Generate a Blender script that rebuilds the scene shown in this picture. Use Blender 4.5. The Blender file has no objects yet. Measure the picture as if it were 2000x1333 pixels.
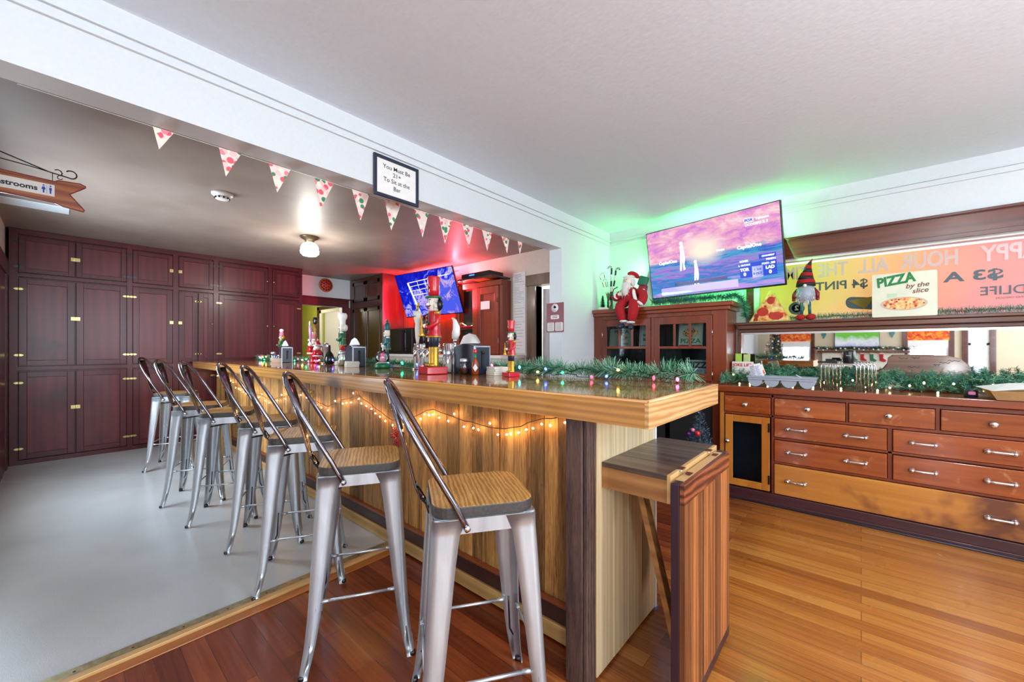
import bpy, math, random
from mathutils import Vector, Matrix
C = bpy.context.scene.collection
SC = bpy.context.scene
PI = math.pi
# ---------------------------------------------------------------- camera
cam_data = bpy.data.cameras.new('camera')
cam = bpy.data.objects.new('camera', cam_data); C.objects.link(cam)
cam.location = (0, 0, 1.22)
cam.rotation_euler = (PI/2, 0, math.radians(41.25))
cam_data.sensor_width = 36.0
cam_data.lens = 36.0*777.8/2000
cam_data.shift_y = 0.0078
cam_data.clip_start = 0.05; cam_data.clip_end = 60
SC.camera = cam
# ---------------------------------------------------------------- view, world, daylight
SC.view_settings.view_transform = 'Standard'
SC.view_settings.look = 'None'
SC.view_settings.exposure = 1.08
SC.view_settings.gamma = 1
SC.cycles.use_denoising = True
SC.cycles.max_bounces = 7
SC.cycles.diffuse_bounces = 4
SC.cycles.glossy_bounces = 4
SC.cycles.transmission_bounces = 4
SC.cycles.transparent_max_bounces = 8
SC.cycles.sample_clamp_indirect = 4
SC.cycles.caustics_reflective = False
SC.cycles.caustics_refractive = False
W = bpy.data.worlds.new('sky'); SC.world = W; W.use_nodes = True
W.node_tree.nodes['Background'].inputs[0].default_value = (0.75, 0.86, 1, 1)
W.node_tree.nodes['Background'].inputs[1].default_value = 1.0
def lamp(name, kind, loc, power, col=(1, 1, 1), size=(1, 1), rot=(0, 0, 0), rad=0.05, spread=None):
    d = bpy.data.lights.new(name, kind); d.energy = power; d.color = col
    if kind == 'AREA':
        d.shape = 'RECTANGLE'; d.size, d.size_y = size
        if spread: d.spread = spread
    elif kind == 'POINT': d.shadow_soft_size = rad
    o = bpy.data.objects.new(name, d); C.objects.link(o)
    o.location = loc; o.rotation_euler = rot
    return o
DAY = (0.74, 0.88, 1.0)
# daylight at each window; right-wall and bar-room ones are unseen, added for light
for i, y in enumerate((-3.3, -1.0, 1.3)):
    lamp('window_daylight', 'AREA', (3.17, y, 1.45), (42, 38, 48)[i], DAY, (1.3, 1.6), (0, PI/2, 0))
for x in (-1.32, 1.13):
    lamp('window_daylight', 'AREA', (x, -4.75, 1.4), 60, DAY, (0.6, 1.3), (PI/2, 0, 0))
lamp('window_daylight', 'AREA', (-4.55, -0.31, 1.45), 34, DAY, (1.4, 1.2), (PI/2, 0, 0))
lamp('banner_daylight', 'AREA', (0.2, 4.75, 1.8), 2.8, (1, 1, 1), (2.1, 0.9), (-PI/2, 0, 0))
# ---------------------------------------------------------------- colour and material helpers
def L(h):
    h = h.lstrip('#'); v = [int(h[i:i+2], 16)/255 for i in (0, 2, 4)]
    return tuple([(c/12.92 if c <= .04045 else ((c+.055)/1.055)**2.4) for c in v]+[1])
class NT:
    def __init__(s, name):
        s.m = bpy.data.materials.new(name); s.m.use_nodes = True
        s.t = s.m.node_tree; s.b = s.t.nodes['Principled BSDF']; s.out = s.t.nodes['Material Output']
    def n(s, typ, **kw):
        x = s.t.nodes.new(typ)
        for k, v in kw.items():
            if k.startswith('i_'): x.inputs[k[2:].replace('_', ' ')].default_value = v
            else: setattr(x, k, v)
        return x
    def l(s, a, b): s.t.links.new(a, b)
    def coord(s, scale=(1, 1, 1), kind='Object', rot=(0, 0, 0), loc=(0, 0, 0)):
        tc = s.n('ShaderNodeTexCoord'); mp = s.n('ShaderNodeMapping')
        mp.inputs['Scale'].default_value = scale; mp.inputs['Rotation'].default_value = rot; mp.inputs['Location'].default_value = loc
        s.l(tc.outputs[kind], mp.inputs['Vector']); return mp.outputs[0]
    def noise(s, vec, scale=5, detail=3, rough=.5, dist=0):
        x = s.n('ShaderNodeTexNoise'); x.inputs['Scale'].default_value = scale; x.inputs['Detail'].default_value = detail
        x.inputs['Roughness'].default_value = rough; x.inputs['Distortion'].default_value = dist
        s.l(vec, x.inputs['Vector']); return x.outputs['Fac']
    def ramp(s, fac, stops, interp='LINEAR'):
        x = s.n('ShaderNodeValToRGB'); x.color_ramp.interpolation = interp; e = x.color_ramp.elements
        while len(e) < len(stops): e.new(.5)
        for i, (p, c) in enumerate(stops):
            e[i].position = p; e[i].color = c if len(c) == 4 else (*c, 1)
        s.l(fac, x.inputs[0]); return x.outputs[0]
    def mix(s, a, b, fac, mode='MIX'):
        x = s.n('ShaderNodeMix', data_type='RGBA', blend_type=mode)
        for sock, v in ((x.inputs[0], fac), (x.inputs[6], a), (x.inputs[7], b)):
            if hasattr(v, 'links'): s.l(v, sock)
            else: sock.default_value = v
        return x.outputs[2]
    def math(s, op, a, b=0.0):
        x = s.n('ShaderNodeMath', operation=op)
        for sock, v in ((x.inputs[0], a), (x.inputs[1], b)):
            if hasattr(v, 'links'): s.l(v, sock)
            else: sock.default_value = v
        return x.outputs[0]
    def bump(s, h, st=.2, dist=.01):
        x = s.n('ShaderNodeBump'); x.inputs['Strength'].default_value = st; x.inputs['Distance'].default_value = dist
        s.l(h, x.inputs['Height']); s.l(x.outputs[0], s.b.inputs['Normal'])
    def tone(s):
        a = s.n('ShaderNodeAttribute'); a.attribute_name = 'tone'; return a.outputs['Fac']
    def fin(s, col=None, rough=.5, metal=0, coat=0, spec=.5, coatr=.05):
        b = s.b
        if col is not None:
            if hasattr(col, 'links'): s.l(col, b.inputs['Base Color'])
            else: b.inputs['Base Color'].default_value = col
        if hasattr(rough, 'links'): s.l(rough, b.inputs['Roughness'])
        else: b.inputs['Roughness'].default_value = rough
        b.inputs['Metallic'].default_value = metal; b.inputs['Coat Weight'].default_value = coat
        b.inputs['Coat Roughness'].default_value = coatr; b.inputs['Specular IOR Level'].default_value = spec
        return s.m
def plain(name, c, rough=.5, metal=0, var=.08, coat=0, nscale=30, bump=0, spec=.5):
    t = NT(name); v = t.coord(); f = t.noise(v, nscale, 3); c = L(c)
    col = t.ramp(f, [(.3, tuple([x*(1-var) for x in c[:3]]+[1])), (.7, tuple([min(1, x*(1+var)) for x in c[:3]]+[1]))])
    if bump: t.bump(f, bump, .004)
    return t.fin(col, rough, metal, coat, spec)
def glow(name, c, st, base=None):
    t = NT(name); t.b.inputs['Emission Color'].default_value = L(c); t.b.inputs['Emission Strength'].default_value = st
    return t.fin(L(base or c), .3)
def glass(name, tint='#ffffff', refl=.12, rough=.02):
    t = NT(name); tr = t.n('ShaderNodeBsdfTransparent'); tr.inputs[0].default_value = L(tint)
    g = t.n('ShaderNodeBsdfGlossy'); g.inputs['Roughness'].default_value = rough
    fr = t.n('ShaderNodeFresnel'); fr.inputs[0].default_value = 1.45
    f = t.math('ADD', fr.outputs[0], refl*.5)
    ms = t.n('ShaderNodeMixShader'); t.l(f, ms.inputs[0]); t.l(tr.outputs[0], ms.inputs[1]); t.l(g.outputs[0], ms.inputs[2])
    t.l(ms.outputs[0], t.out.inputs[0]); t.t.nodes.remove(t.b); return t.m
def wood(name, dark, light, axis='X', rough=.35, coat=.3, scale=1., wave=.45, fine=.35, tvar=.5, stain=None, knots=0, bump=.1, coatr=.1, stretch=.07, spec=.5):
    """grain stretched along axis; the face attribute tone shifts each board"""
    t = NT(name); sc = {'X': (stretch, 1, 1), 'Y': (1, stretch, 1), 'Z': (1, 1, stretch)}[axis]
    tc = t.n('ShaderNodeTexCoord'); tn = t.tone()
    off = t.n('ShaderNodeCombineXYZ'); o = t.math('MULTIPLY', tn, 37.0)
    for i in range(3): t.l(o, off.inputs[i])
    add = t.n('ShaderNodeVectorMath', operation='ADD'); t.l(tc.outputs['Object'], add.inputs[0]); t.l(off.outputs[0], add.inputs[1])
    mp = t.n('ShaderNodeMapping'); mp.inputs['Scale'].default_value = sc; t.l(add.outputs[0], mp.inputs[0]); v = mp.outputs[0]
    n1 = t.noise(v, 9*scale, 4, .6, .6)
    wv = t.n('ShaderNodeTexWave', wave_type='RINGS'); wv.inputs['Scale'].default_value = 7*scale
    wv.inputs['Distortion'].default_value = 5; wv.inputs['Detail'].default_value = 2; wv.inputs['Detail Scale'].default_value = 1.6
    t.l(v, wv.inputs['Vector'])
    n2 = t.noise(v, 110*scale, 2, .5)
    a = t.math('MULTIPLY', n1, 1-wave); b = t.math('MULTIPLY', wv.outputs['Fac'], wave); s = t.math('ADD', a, b)
    s = t.math('ADD', s, t.math('MULTIPLY', t.math('SUBTRACT', n2, .5), fine))
    d, l = L(dark), L(light); mid = tuple((x+y)/2 for x, y in zip(d, l))
    col = t.ramp(s, [(.18, d), (.5, mid), (.82, l)])
    if tvar:
        br = t.math('ADD', t.math('MULTIPLY', tn, tvar), 1-tvar*.5)
        cb = t.n('ShaderNodeCombineXYZ')
        for i in range(3): t.l(br, cb.inputs[i])
        col = t.mix(col, cb.outputs[0], 1.0, 'MULTIPLY')
    if stain:
        sn = t.noise(t.coord((1, 1, 1)), stain[1], 4, .6, .4)
        f = t.ramp(sn, [(stain[2], (0, 0, 0)), (stain[2]+.14, (1, 1, 1))])
        col = t.mix(col, L(stain[0]), f)
    if knots:
        vo = t.n('ShaderNodeTexVoronoi'); vo.inputs['Scale'].default_value = knots
        kv = t.n('ShaderNodeMapping'); kv.inputs['Scale'].default_value = tuple(.55 if q < 1 else 1 for q in sc); t.l(add.outputs[0], kv.inputs[0])
        t.l(kv.outputs[0], vo.inputs['Vector'])
        f = t.ramp(vo.outputs['Distance'], [(.11, (1, 1, 1)), (.19, (0, 0, 0))])
        col = t.mix(col, tuple([x*.35 for x in d[:3]]+[1]), f)
    if bump: t.bump(s, bump, .003)
    return t.fin(col, rough, 0, coat, spec, coatr)
# ---------------------------------------------------------------- mesh builder
ORG = {}
class MB:
    def __init__(s, seed=1):
        s.v = []; s.f = []; s.m = []; s.t = []; s.s = []; s.R = random.Random(seed)
    def add(s, vs, fs, m=0, tone=None, smooth=False):
        o = len(s.v); s.v += [tuple(p) for p in vs]; tone = s.R.random() if tone is None else tone
        for f in fs: s.f.append(tuple(i+o for i in f)); s.m.append(m); s.t.append(tone); s.s.append(smooth)
        return s
    def box(s, x0, x1, y0, y1, z0, z1, m=0, tone=None, M=None):
        x0, x1 = min(x0, x1), max(x0, x1); y0, y1 = min(y0, y1), max(y0, y1); z0, z1 = min(z0, z1), max(z0, z1)
        vs = [(x0, y0, z0), (x1, y0, z0), (x1, y1, z0), (x0, y1, z0), (x0, y0, z1), (x1, y0, z1), (x1, y1, z1), (x0, y1, z1)]
        if M is not None: vs = [M @ Vector(p) for p in vs]
        return s.add(vs, [(0, 3, 2, 1), (4, 5, 6, 7), (0, 1, 5, 4), (1, 2, 6, 5), (2, 3, 7, 6), (3, 0, 4, 7)], m, tone)
    def cbox(s, c, d, m=0, tone=None, rz=0, rx=0, ry=0):
        M = Matrix.Translation(c) @ Matrix.Rotation(rz, 4, 'Z') @ Matrix.Rotation(rx, 4, 'X') @ Matrix.Rotation(ry, 4, 'Y')
        a, b, e = d[0]/2, d[1]/2, d[2]/2
        return s.box(-a, a, -b, b, -e, e, m, tone, M)
    def quad(s, a, b, c, d, m=0, tone=None): return s.add([a, b, c, d], [(0, 1, 2, 3)], m, tone)
    def tube(s, pts, r, n=8, m=0, closed=False, tone=None):
        P = [Vector(p) for p in pts]; k = len(P); rs = r if isinstance(r, (list, tuple)) else [r]*k
        vs = []; up = None
        for i, p in enumerate(P):
            if closed: d = P[(i+1) % k]-P[i-1]
            else: d = P[min(i+1, k-1)]-P[max(i-1, 0)]
            d = d.normalized() if d.length > 1e-9 else Vector((0, 0, 1))
            if up is None: up = Vector((0, 0, 1)) if abs(d.z) < .9 else Vector((1, 0, 0))
            a = d.cross(up)
            if a.length < 1e-5: a = d.cross(Vector((0, 1, .1)))
            a.normalize(); b = a.cross(d).normalized(); up = b
            for j in range(n):
                t = 2*PI*j/n; vs.append(p+(a*math.cos(t)+b*math.sin(t))*rs[i])
        fs = []
        for i in range(k if closed else k-1):
            for j in range(n):
                q = (i+1) % k; fs.append((i*n+j, i*n+(j+1) % n, q*n+(j+1) % n, q*n+j))
        if not closed: fs += [tuple(range(n))[::-1], tuple((k-1)*n+j for j in range(n))]
        return s.add(vs, fs, m, tone, True)
    def lathe(s, prof, c=(0, 0, 0), n=20, m=0, M=None, tone=None, sx=1, sy=1):
        vs = []; k = len(prof)
        for r, z in prof:
            for j in range(n):
                t = 2*PI*j/n; vs.append(Vector((r*math.cos(t)*sx, r*math.sin(t)*sy, z)))
        c = Vector(c); vs = [(M @ p if M is not None else p)+c for p in vs]
        fs = [(i*n+j, i*n+(j+1) % n, (i+1)*n+(j+1) % n, (i+1)*n+j) for i in range(k-1) for j in range(n)]
        if prof[0][0] > 1e-4: fs.append(tuple(range(n))[::-1])
        if prof[-1][0] > 1e-4: fs.append(tuple((k-1)*n+j for j in range(n)))
        return s.add(vs, fs, m, tone, True)
    def ball(s, c, r, n=12, m=0, tone=None, M=None):
        r = r if isinstance(r, (tuple, list)) else (r, r, r); k = max(4, n//2)
        pr = [(math.sin(PI*i/k), -math.cos(PI*i/k)) for i in range(k+1)]
        S = Matrix.Diagonal((r[0], r[1], r[2], 1)); S = (M @ S) if M is not None else S
        return s.lathe(pr, c, n, m, S, tone)
    def prism(s, poly, fn, t0, t1, m=0, ms=None, tone=None):
        """poly of 2D points; fn(a, b, t) -> 3D"""
        n = len(poly); vs = [fn(a, b, t0) for a, b in poly]+[fn(a, b, t1) for a, b in poly]
        tone = s.R.random() if tone is None else tone
        o = len(s.v); s.add(vs, [tuple(range(n))[::-1], tuple(range(n, 2*n))], m, tone)
        for i in range(n):
            s.f.append((o+i, o+(i+1) % n, o+n+(i+1) % n, o+n+i)); s.m.append(m if ms is None else ms); s.t.append(tone); s.s.append(False)
        return s
    def build(s, name, mats, parent=None, at=None, bevel=0, seg=2):
        org = ORG.get(parent.name, Vector((0, 0, 0))) if parent is not None else Vector(at or (0, 0, 0))
        me = bpy.data.meshes.new(name)
        me.from_pydata([tuple(Vector(p)-org) for p in s.v], [], s.f)
        for x in (mats if isinstance(mats, (list, tuple)) else [mats]): me.materials.append(x)
        me.polygons.foreach_set('material_index', s.m); me.polygons.foreach_set('use_smooth', s.s)
        a = me.attributes.new('tone', 'FLOAT', 'FACE'); a.data.foreach_set('value', s.t)
        me.update()
        o = bpy.data.objects.new(name, me); C.objects.link(o)
        if parent is not None: o.parent = parent
        else: o.location = org
        ORG[o.name] = org
        if bevel:
            b = o.modifiers.new('bevel', 'BEVEL'); b.width = bevel; b.segments = seg; b.limit_method = 'ANGLE'; b.angle_limit = .9
            b.harden_normals = False
        return o
def tag(o, label, cat, group=None, kind=None):
    if label: o['label'] = label
    if cat: o['category'] = cat
    if group: o['group'] = group
    if kind: o['kind'] = kind
    return o
def thing(name, label, cat, loc=(0, 0, 0), group=None, local=False):
    o = bpy.data.objects.new(name, None); C.objects.link(o); o.empty_display_size = .1
    o.location = loc; ORG[o.name] = Vector((0, 0, 0)) if local else Vector(loc)
    return tag(o, label, cat, group)
def struct(o): o['kind'] = 'structure'; return o
def copy_tree(o, parent=None):
    c = o.copy(); C.objects.link(c); ORG[c.name] = ORG.get(o.name, Vector((0, 0, 0)))
    if parent is not None: c.parent = parent
    for ch in list(o.children): copy_tree(ch, c)
    return c
def letters(s, size, mat, parent, pos, xd=(1, 0, 0), up=(0, 0, 1), ext=.0006, bold=0, name='lettering', align='CENTER', shear=0, sx=1, space=1):
    cu = bpy.data.curves.new(name, 'FONT'); cu.body = s; cu.size = size; cu.extrude = ext; cu.offset = bold
    cu.align_x = align; cu.align_y = 'CENTER'; cu.shear = shear; cu.space_character = space; cu.resolution_u = 3
    cu.materials.append(mat); o = bpy.data.objects.new(name, cu); C.objects.link(o)
    x = Vector(xd).normalized(); u = Vector(up); u = (u-x*u.dot(x)).normalized(); z = x.cross(u)
    org = ORG.get(parent.name, Vector((0, 0, 0))); p = Vector(pos)-org
    M = Matrix(((x.x*sx, u.x, z.x, p.x), (x.y*sx, u.y, z.y, p.y), (x.z*sx, u.z, z.z, p.z), (0, 0, 0, 1)))
    me = bpy.data.meshes.new_from_object(o); me.name = name
    C.objects.unlink(o); bpy.data.objects.remove(o); bpy.data.curves.remove(cu)
    o = bpy.data.objects.new(name, me); C.objects.link(o)
    o.parent = parent; o.matrix_local = M
    return o
def rrect(w, h, r, n=5):
    pts = []
    for cx, cy, a in ((w/2-r, h/2-r, 0), (-w/2+r, h/2-r, PI/2), (-w/2+r, -h/2+r, PI), (w/2-r, -h/2+r, 1.5*PI)):
        for i in range(n+1):
            t = a+PI/2*i/n; pts.append((cx+r*math.cos(t), cy+r*math.sin(t)))
    return pts
XZ = lambda y0: (lambda a, b, t: (a, y0+t, b))
YZ = lambda x0: (lambda a, b, t: (x0+t, a, b))
# ---------------------------------------------------------------- materials
M = {}
M['wall'] = plain('painted_wall', '#d6dadd', .45, var=.02, nscale=60, bump=.05)
M['ceil'] = plain('painted_ceiling', '#e6edf7', .5, var=.02, nscale=45, bump=.25)
def _cb():
    t = NT('gloss_ceiling'); v = t.coord((1, 1, 1)); f = t.noise(v, 2.2, 3); g = t.noise(v, 60, 2)
    col = t.ramp(f, [(.3, L('#8f7f75')), (.7, L('#9f9086'))]); t.bump(t.math('ADD', t.math('MULTIPLY', f, 6), g), .10, .004)
    return t.fin(col, .5, 0, .1, .35, .3)
M['ceil2'] = _cb()
M['wall2'] = plain('cream_wall', '#d9d2c4', .5, var=.03)
M['beige'] = plain('beige_wall', '#d6c4a4', .5, var=.03)
M['green'] = plain('olive_wall', '#a3a03c', .5, var=.05)
def _floor():
    t = NT('fir_floor'); v = t.coord((1, 1, 1))
    br = t.n('ShaderNodeTexBrick'); br.offset = .37; br.squash = 1
    for k, x in (('Scale', 1), ('Mortar Size', .0012), ('Mortar Smooth', .1), ('Bias', 0), ('Brick Width', 1.7), ('Row Height', .082)): br.inputs[k].default_value = x
    br.inputs['Color1'].default_value = (0, 0, 0, 1); br.inputs['Color2'].default_value = (1, 1, 1, 1); br.inputs['Mortar'].default_value = (.5, .5, .5, 1)
    t.l(v, br.inputs['Vector'])
    v2 = t.coord((.5, 14, 1)); n = t.noise(v2, 4, 4, .6, .3); n3 = t.noise(t.coord((3, 80, 1)), 3, 2)
    s = t.math('ADD', t.math('MULTIPLY', n, .55), t.math('MULTIPLY', br.outputs['Color'], .35))
    s = t.math('ADD', s, t.math('MULTIPLY', n3, .12))
    col = t.ramp(s, [(.2, L('#7c4016')), (.5, L('#ad6828')), (.85, L('#cf9448'))])
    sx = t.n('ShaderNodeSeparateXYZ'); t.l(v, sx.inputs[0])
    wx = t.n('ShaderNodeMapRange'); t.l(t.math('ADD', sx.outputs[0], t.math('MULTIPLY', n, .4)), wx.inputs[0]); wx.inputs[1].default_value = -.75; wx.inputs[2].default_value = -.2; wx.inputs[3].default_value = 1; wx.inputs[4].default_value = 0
    red = t.ramp(s, [(.2, L('#4c1c0e')), (.5, L('#74321a')), (.85, L('#984e2a'))]); col = t.mix(col, red, wx.outputs[0])   # boards turn darker and redder towards the left, before the bar
    f = t.math('MULTIPLY', br.outputs['Fac'], .75); col = t.mix(col, L('#3a1808'), f)
    r = t.ramp(t.noise(v, 3, 4), [(.3, (.16, .16, .16)), (.7, (.32, .32, .32))])
    t.bump(t.math('SUBTRACT', n3, t.math('MULTIPLY', br.outputs['Fac'], 2)), .12, .003)
    return t.fin(col, r, 0, .25, .5, .12)
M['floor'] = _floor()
def _lino():
    t = NT('lino_floor'); f = t.noise(t.coord(), 260, 2); g = t.noise(t.coord(), 2, 3)
    s = t.math('ADD', t.math('MULTIPLY', f, .5), t.math('MULTIPLY', g, .4))
    col = t.ramp(s, [(.25, L('#a6aaac')), (.7, L('#d0d4d6'))]); t.bump(f, .15, .002)
    return t.fin(col, .3, 0, .15, .5, .2)
M['lino'] = _lino()
M['maroon'] = wood('maroon_varnished_wood', '#3a1216', '#601f24', 'Z', .36, .35, spec=.25, wave=.1, fine=.12, tvar=.15, bump=.2, coatr=.26)
M['maroon2'] = wood('maroon_varnished_panel', '#421418', '#6e282c', 'Z', .38, .4, spec=.25, scale=.6, wave=.2, fine=.12, tvar=.2, stain=('#30100f', 1.3, .60), bump=.5, coatr=.28)
M['brownw'] = wood('brown_varnished_wood', '#2b120b', '#4f2717', 'Z', .3, .5, 1, .1, .3, .2)
M['redw'] = wood('red_brown_wood', '#6c2a12', '#98461f', 'X', .3, .5, 1, .1, .3, .2, coatr=.12)
M['redwz'] = wood('red_brown_wood_upright', '#5c210e', '#8c3c18', 'Z', .36, .25, 1, .15, .3, .2, coatr=.12)
M['drawer'] = wood('drawer_front_wood', '#742c12', '#b05c2a', 'X', .20, .7, 1.2, .08, .25, .3, stain=('#c4845c', 8, .60), bump=.15)
M['drawer2'] = wood('amber_drawer_wood', '#a86428', '#cf8a3c', 'X', .25, .6, 1.2, .08, .25, .2, stain=('#6b3c28', 2.0, .47), bump=.12)
M['amber'] = wood('amber_wood', '#a35a1e', '#c8812f', 'Z', .3, .4, 1, .1, .3, .2)
M['darktoe'] = wood('dark_toe_wood', '#2c1218', '#4e2428', 'X', .4, .2, 1, .1, .3, .2)
M['casing'] = wood('dark_casing_wood', '#421a10', '#70341c', 'X', .25, .7, 1, .2, .3, .2, coatr=.1)
M['bartop'] = wood('glossy_bar_top', '#74441c', '#c48a4a', 'X', .09, .4, 1.2, .2, .3, .8, bump=.0, coatr=.03, spec=.35)
M['fascia'] = wood('bar_edge_wood', '#96602a', '#d69a48', 'X', .3, .4, 2.4, .3, .2, .15, knots=2.2, bump=.05, stretch=.035)
M['fascia_y'] = wood('bar_end_wood', '#b07a42', '#e2b67e', 'Y', .3, .4, 2.4, .45, .15, .1, bump=.05, stretch=.12)
M['clad'] = wood('weathered_cladding', '#5e3416', '#d8a25a', 'Z', .6, 0, 2.0, .2, .75, .9, stain=('#45280f', 4, .62), knots=1.6, bump=.35, stretch=.07)
M['pale'] = wood('pale_board', '#c2a070', '#ecd8b0', 'Z', .5, .1, 1.3, .2, .14, .25, knots=1.6, bump=.1, stretch=.06)
M['post'] = wood('burnt_post_wood', '#2a1a1a', '#6a5046', 'Z', .5, .15, 2.2, .3, .8, .1, stain=('#1a1012', 3, .56), knots=2.2, bump=.6, stretch=.1)
M['oldpaint'] = wood('chipped_brown_paint', '#2c1410', '#44241c', 'X', .5, .1, 1, .1, .4, .2, stain=('#b09a88', 22, .70), bump=.4)
M['strip'] = wood('reddish_strip', '#6e3218', '#96502c', 'X', .5, .1, 1, .1, .4, .2)
M['toe'] = wood('toe_board_wood', '#a0763e', '#c8a266', 'X', .5, .1, 1, .3, .3, .2, bump=.1)
M['walnut'] = wood('stained_shelf_wood', '#2a1e1a', '#6a5648', 'X', .35, .2, 1, .3, .4, .3, bump=.2)
M['orangew'] = wood('oiled_apron_wood', '#8a5a30', '#b9854e', 'X', .45, .1, 1, .4, .3, .1)
M['purplew'] = wood('dark_purple_edge', '#22121c', '#3a2230', 'Z', .4, .2, 1, .1, .3, .1)
M['cedar'] = wood('mixed_cedar_slats', '#4e2413', '#ae6c3c', 'Z', .4, .15, 1, .2, .3, 1.5, bump=.2)
M['cedarx'] = wood('cedar_rail', '#45180e', '#985230', 'Y', .4, .2, 1.6, .6, .3, .1, bump=.2, stretch=.2)
M['oak'] = wood('fir_edge_strip', '#b98a52', '#dcb67c', 'Y', .4, .1, 1, .2, .3, .1)
M['seatw'] = wood('burnt_elm_seat', '#7a5024', '#cb9a58', 'X', .42, .2, 4.6, .4, .5, .0, bump=.5, stretch=.18)
M['seate'] = plain('dark_seat_edge', '#3a3634', .5, var=.3, nscale=90)
def _steel():
    t = NT('brushed_gunmetal'); v = t.coord((1, 1, .15)); f = t.noise(v, 14, 4); g = t.noise(t.coord(), 240, 2)
    col = t.ramp(f, [(.3, L('#a8aeb6')), (.7, L('#d2d8de'))])
    r = t.ramp(f, [(.3, (.32, .32, .32)), (.7, (.44, .44, .44))]); t.bump(g, .05, .001)
    return t.fin(col, r, .78, .2, .5, .1)
M['steel'] = _steel()
M['tube'] = plain('dark_clear_coated_tube', '#83808a', .14, 1, .15, 0, 20)
M['dsteel'] = plain('dark_steel', '#4a484a', .3, 1, .2)
M['chrome'] = plain('chrome', '#e2e2e4', .08, 1, .02)
M['brass'] = plain('aged_brass', '#c9b478', .3, 1, .2, nscale=80)
M['black'] = plain('black_plastic', '#0c0c10', .3, 0, .2)
M['blackm'] = plain('black_matte', '#141416', .6, 0, .2)
M['white'] = plain('white_plastic', '#ecebe6', .4, var=.03)
M['paper'] = plain('white_paper', '#e9e6e2', .7, var=.03)
M['grey'] = plain('grey_plastic', '#9ba3b0', .4, var=.04)
M['navy'] = plain('blue_black_plastic', '#232a3c', .35, var=.1)
M['rim'] = plain('worn_silver_rim', '#a8aab0', .35, .7, .1)
M['red'] = plain('gloss_red', '#c00f22', .25, var=.08, coat=.4)
M['redc'] = plain('red_cloth', '#a8101c', .85, var=.12, nscale=120, bump=.3)
M['whitef'] = plain('white_fur', '#ece9e4', .95, var=.06, nscale=150, bump=.6)
M['dred'] = plain('dark_red', '#7c0f20', .4, var=.1)
M['greenp'] = plain('green_paint', '#0f6b46', .35, var=.1)
M['teal'] = plain('teal_paint', '#0e5a60', .35, var=.1)
M['gold'] = plain('gold_paint', '#c79a34', .35, .6, .15)
M['skin'] = plain('doll_skin', '#f0e2d0', .5, var=.04)
M['pinkp'] = plain('pink_plastic', '#e27aa0', .3, var=.08)
M['beigep'] = plain('wooden_box_beige', '#cbb09a', .6, var=.06)
M['cream'] = plain('cream_card', '#ddd8c8', .6, var=.03)
M['ink'] = plain('dark_ink', '#2a2c34', .6, var=.02)
M['inkg'] = plain('green_ink', '#1c7a3c', .6, var=.02)
M['inkr'] = plain('brown_ink', '#7c3a26', .6, var=.02)
M['inkb'] = plain('blue_ink', '#2a3cb0', .6, var=.02)
M['glass'] = glass('clear_glass')
M['dglass'] = glass('cabinet_glass', '#e6f0f0', -.04, .05)
M['gglass'] = glass('green_glass', '#7fe07f', .2)
M['mirror'] = plain('mirror_glass', '#e8ebea', .015, 1, .0)
M['salt'] = plain('white_powder', '#e8e0cc', .8, var=.06)
M['spice'] = plain('pepper_flakes', '#5a1c10', .8, var=.5, nscale=200)
M['amberg'] = plain('amber_sauce', '#8a3a18', .2, var=.2)
M['tin_g'] = plain('garland_green', '#2a7a4a', .5, var=.35, nscale=90)
M['tin_l'] = plain('garland_frosted_green', '#8ab89c', .4, var=.3, nscale=90)
M['tin_t'] = plain('garland_teal', '#2a7a78', .35, var=.4, nscale=90)
M['tin_b'] = plain('tinsel_blue_silver', '#5f8098', .3, .3, .4, nscale=90)
M['tin_s'] = plain('garland_sage', '#7fae8a', .5, var=.3, nscale=90)
M['tin_d'] = plain('needle_dark', '#123a30', .5, var=.4, nscale=90)
M['lime'] = plain('lime_card', '#9ac83c', .5, var=.1)
M['wire'] = plain('dark_wire', '#121a14', .5, var=.1)
M['warm'] = glow('warm_bulb', '#ffc37a', 46)
M['warm2'] = glow('garland_warm_bulb', '#fff0a0', 12)
for k, c, st in (('b_red', '#ff2438', 14), ('b_green', '#20e080', 9), ('b_blue', '#2a3cff', 22), ('b_pink', '#ff3c90', 14), ('b_amber', '#ffb040', 14), ('b_teal', '#40d8e0', 9)):
    M[k] = glow('lit_'+k[2:]+'_bulb', c, st*.6)
BULBS = ['b_red', 'b_green', 'b_blue', 'b_pink', 'b_amber', 'b_teal']
def _pizza(name, sc=1):
    t = NT(name); v = t.coord((sc, sc, sc))
    vo = t.n('ShaderNodeTexVoronoi'); vo.inputs['Scale'].default_value = 16; t.l(v, vo.inputs['Vector'])
    f = t.ramp(vo.outputs['Distance'], [(.30, (1, 1, 1)), (.34, (0, 0, 0))])
    base = t.ramp(t.noise(v, 22, 4), [(.35, L('#c8401c')), (.5, L('#e8b060')), (.68, L('#f0dc9c'))])
    return t.fin(t.mix(base, L('#a01c14'), f), .4)
M['pizza'] = _pizza('pizza_topping'); M['pizza2'] = _pizza('small_pizza_print', 2.4)
def _flag():
    t = NT('fruit_print_paper'); v = t.coord(kind='Generated'); v = t.coord()
    vo = t.n('ShaderNodeTexVoronoi'); vo.inputs['Scale'].default_value = 34; t.l(v, vo.inputs['Vector'])
    c = t.ramp(vo.outputs['Color'], [(0, L('#e85a6a')), (.3, L('#f6c8c4')), (.5, L('#3c8a5c')), (.62, L('#f4ecd8')), (.8, L('#f08a9a')), (1, L('#f2d878'))], 'CONSTANT')
    f = t.ramp(vo.outputs['Distance'], [(.5, (1, 1, 1)), (.58, (0, 0, 0))])
    return t.fin(t.mix(L('#f0dcd4'), c, f), .6)
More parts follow.
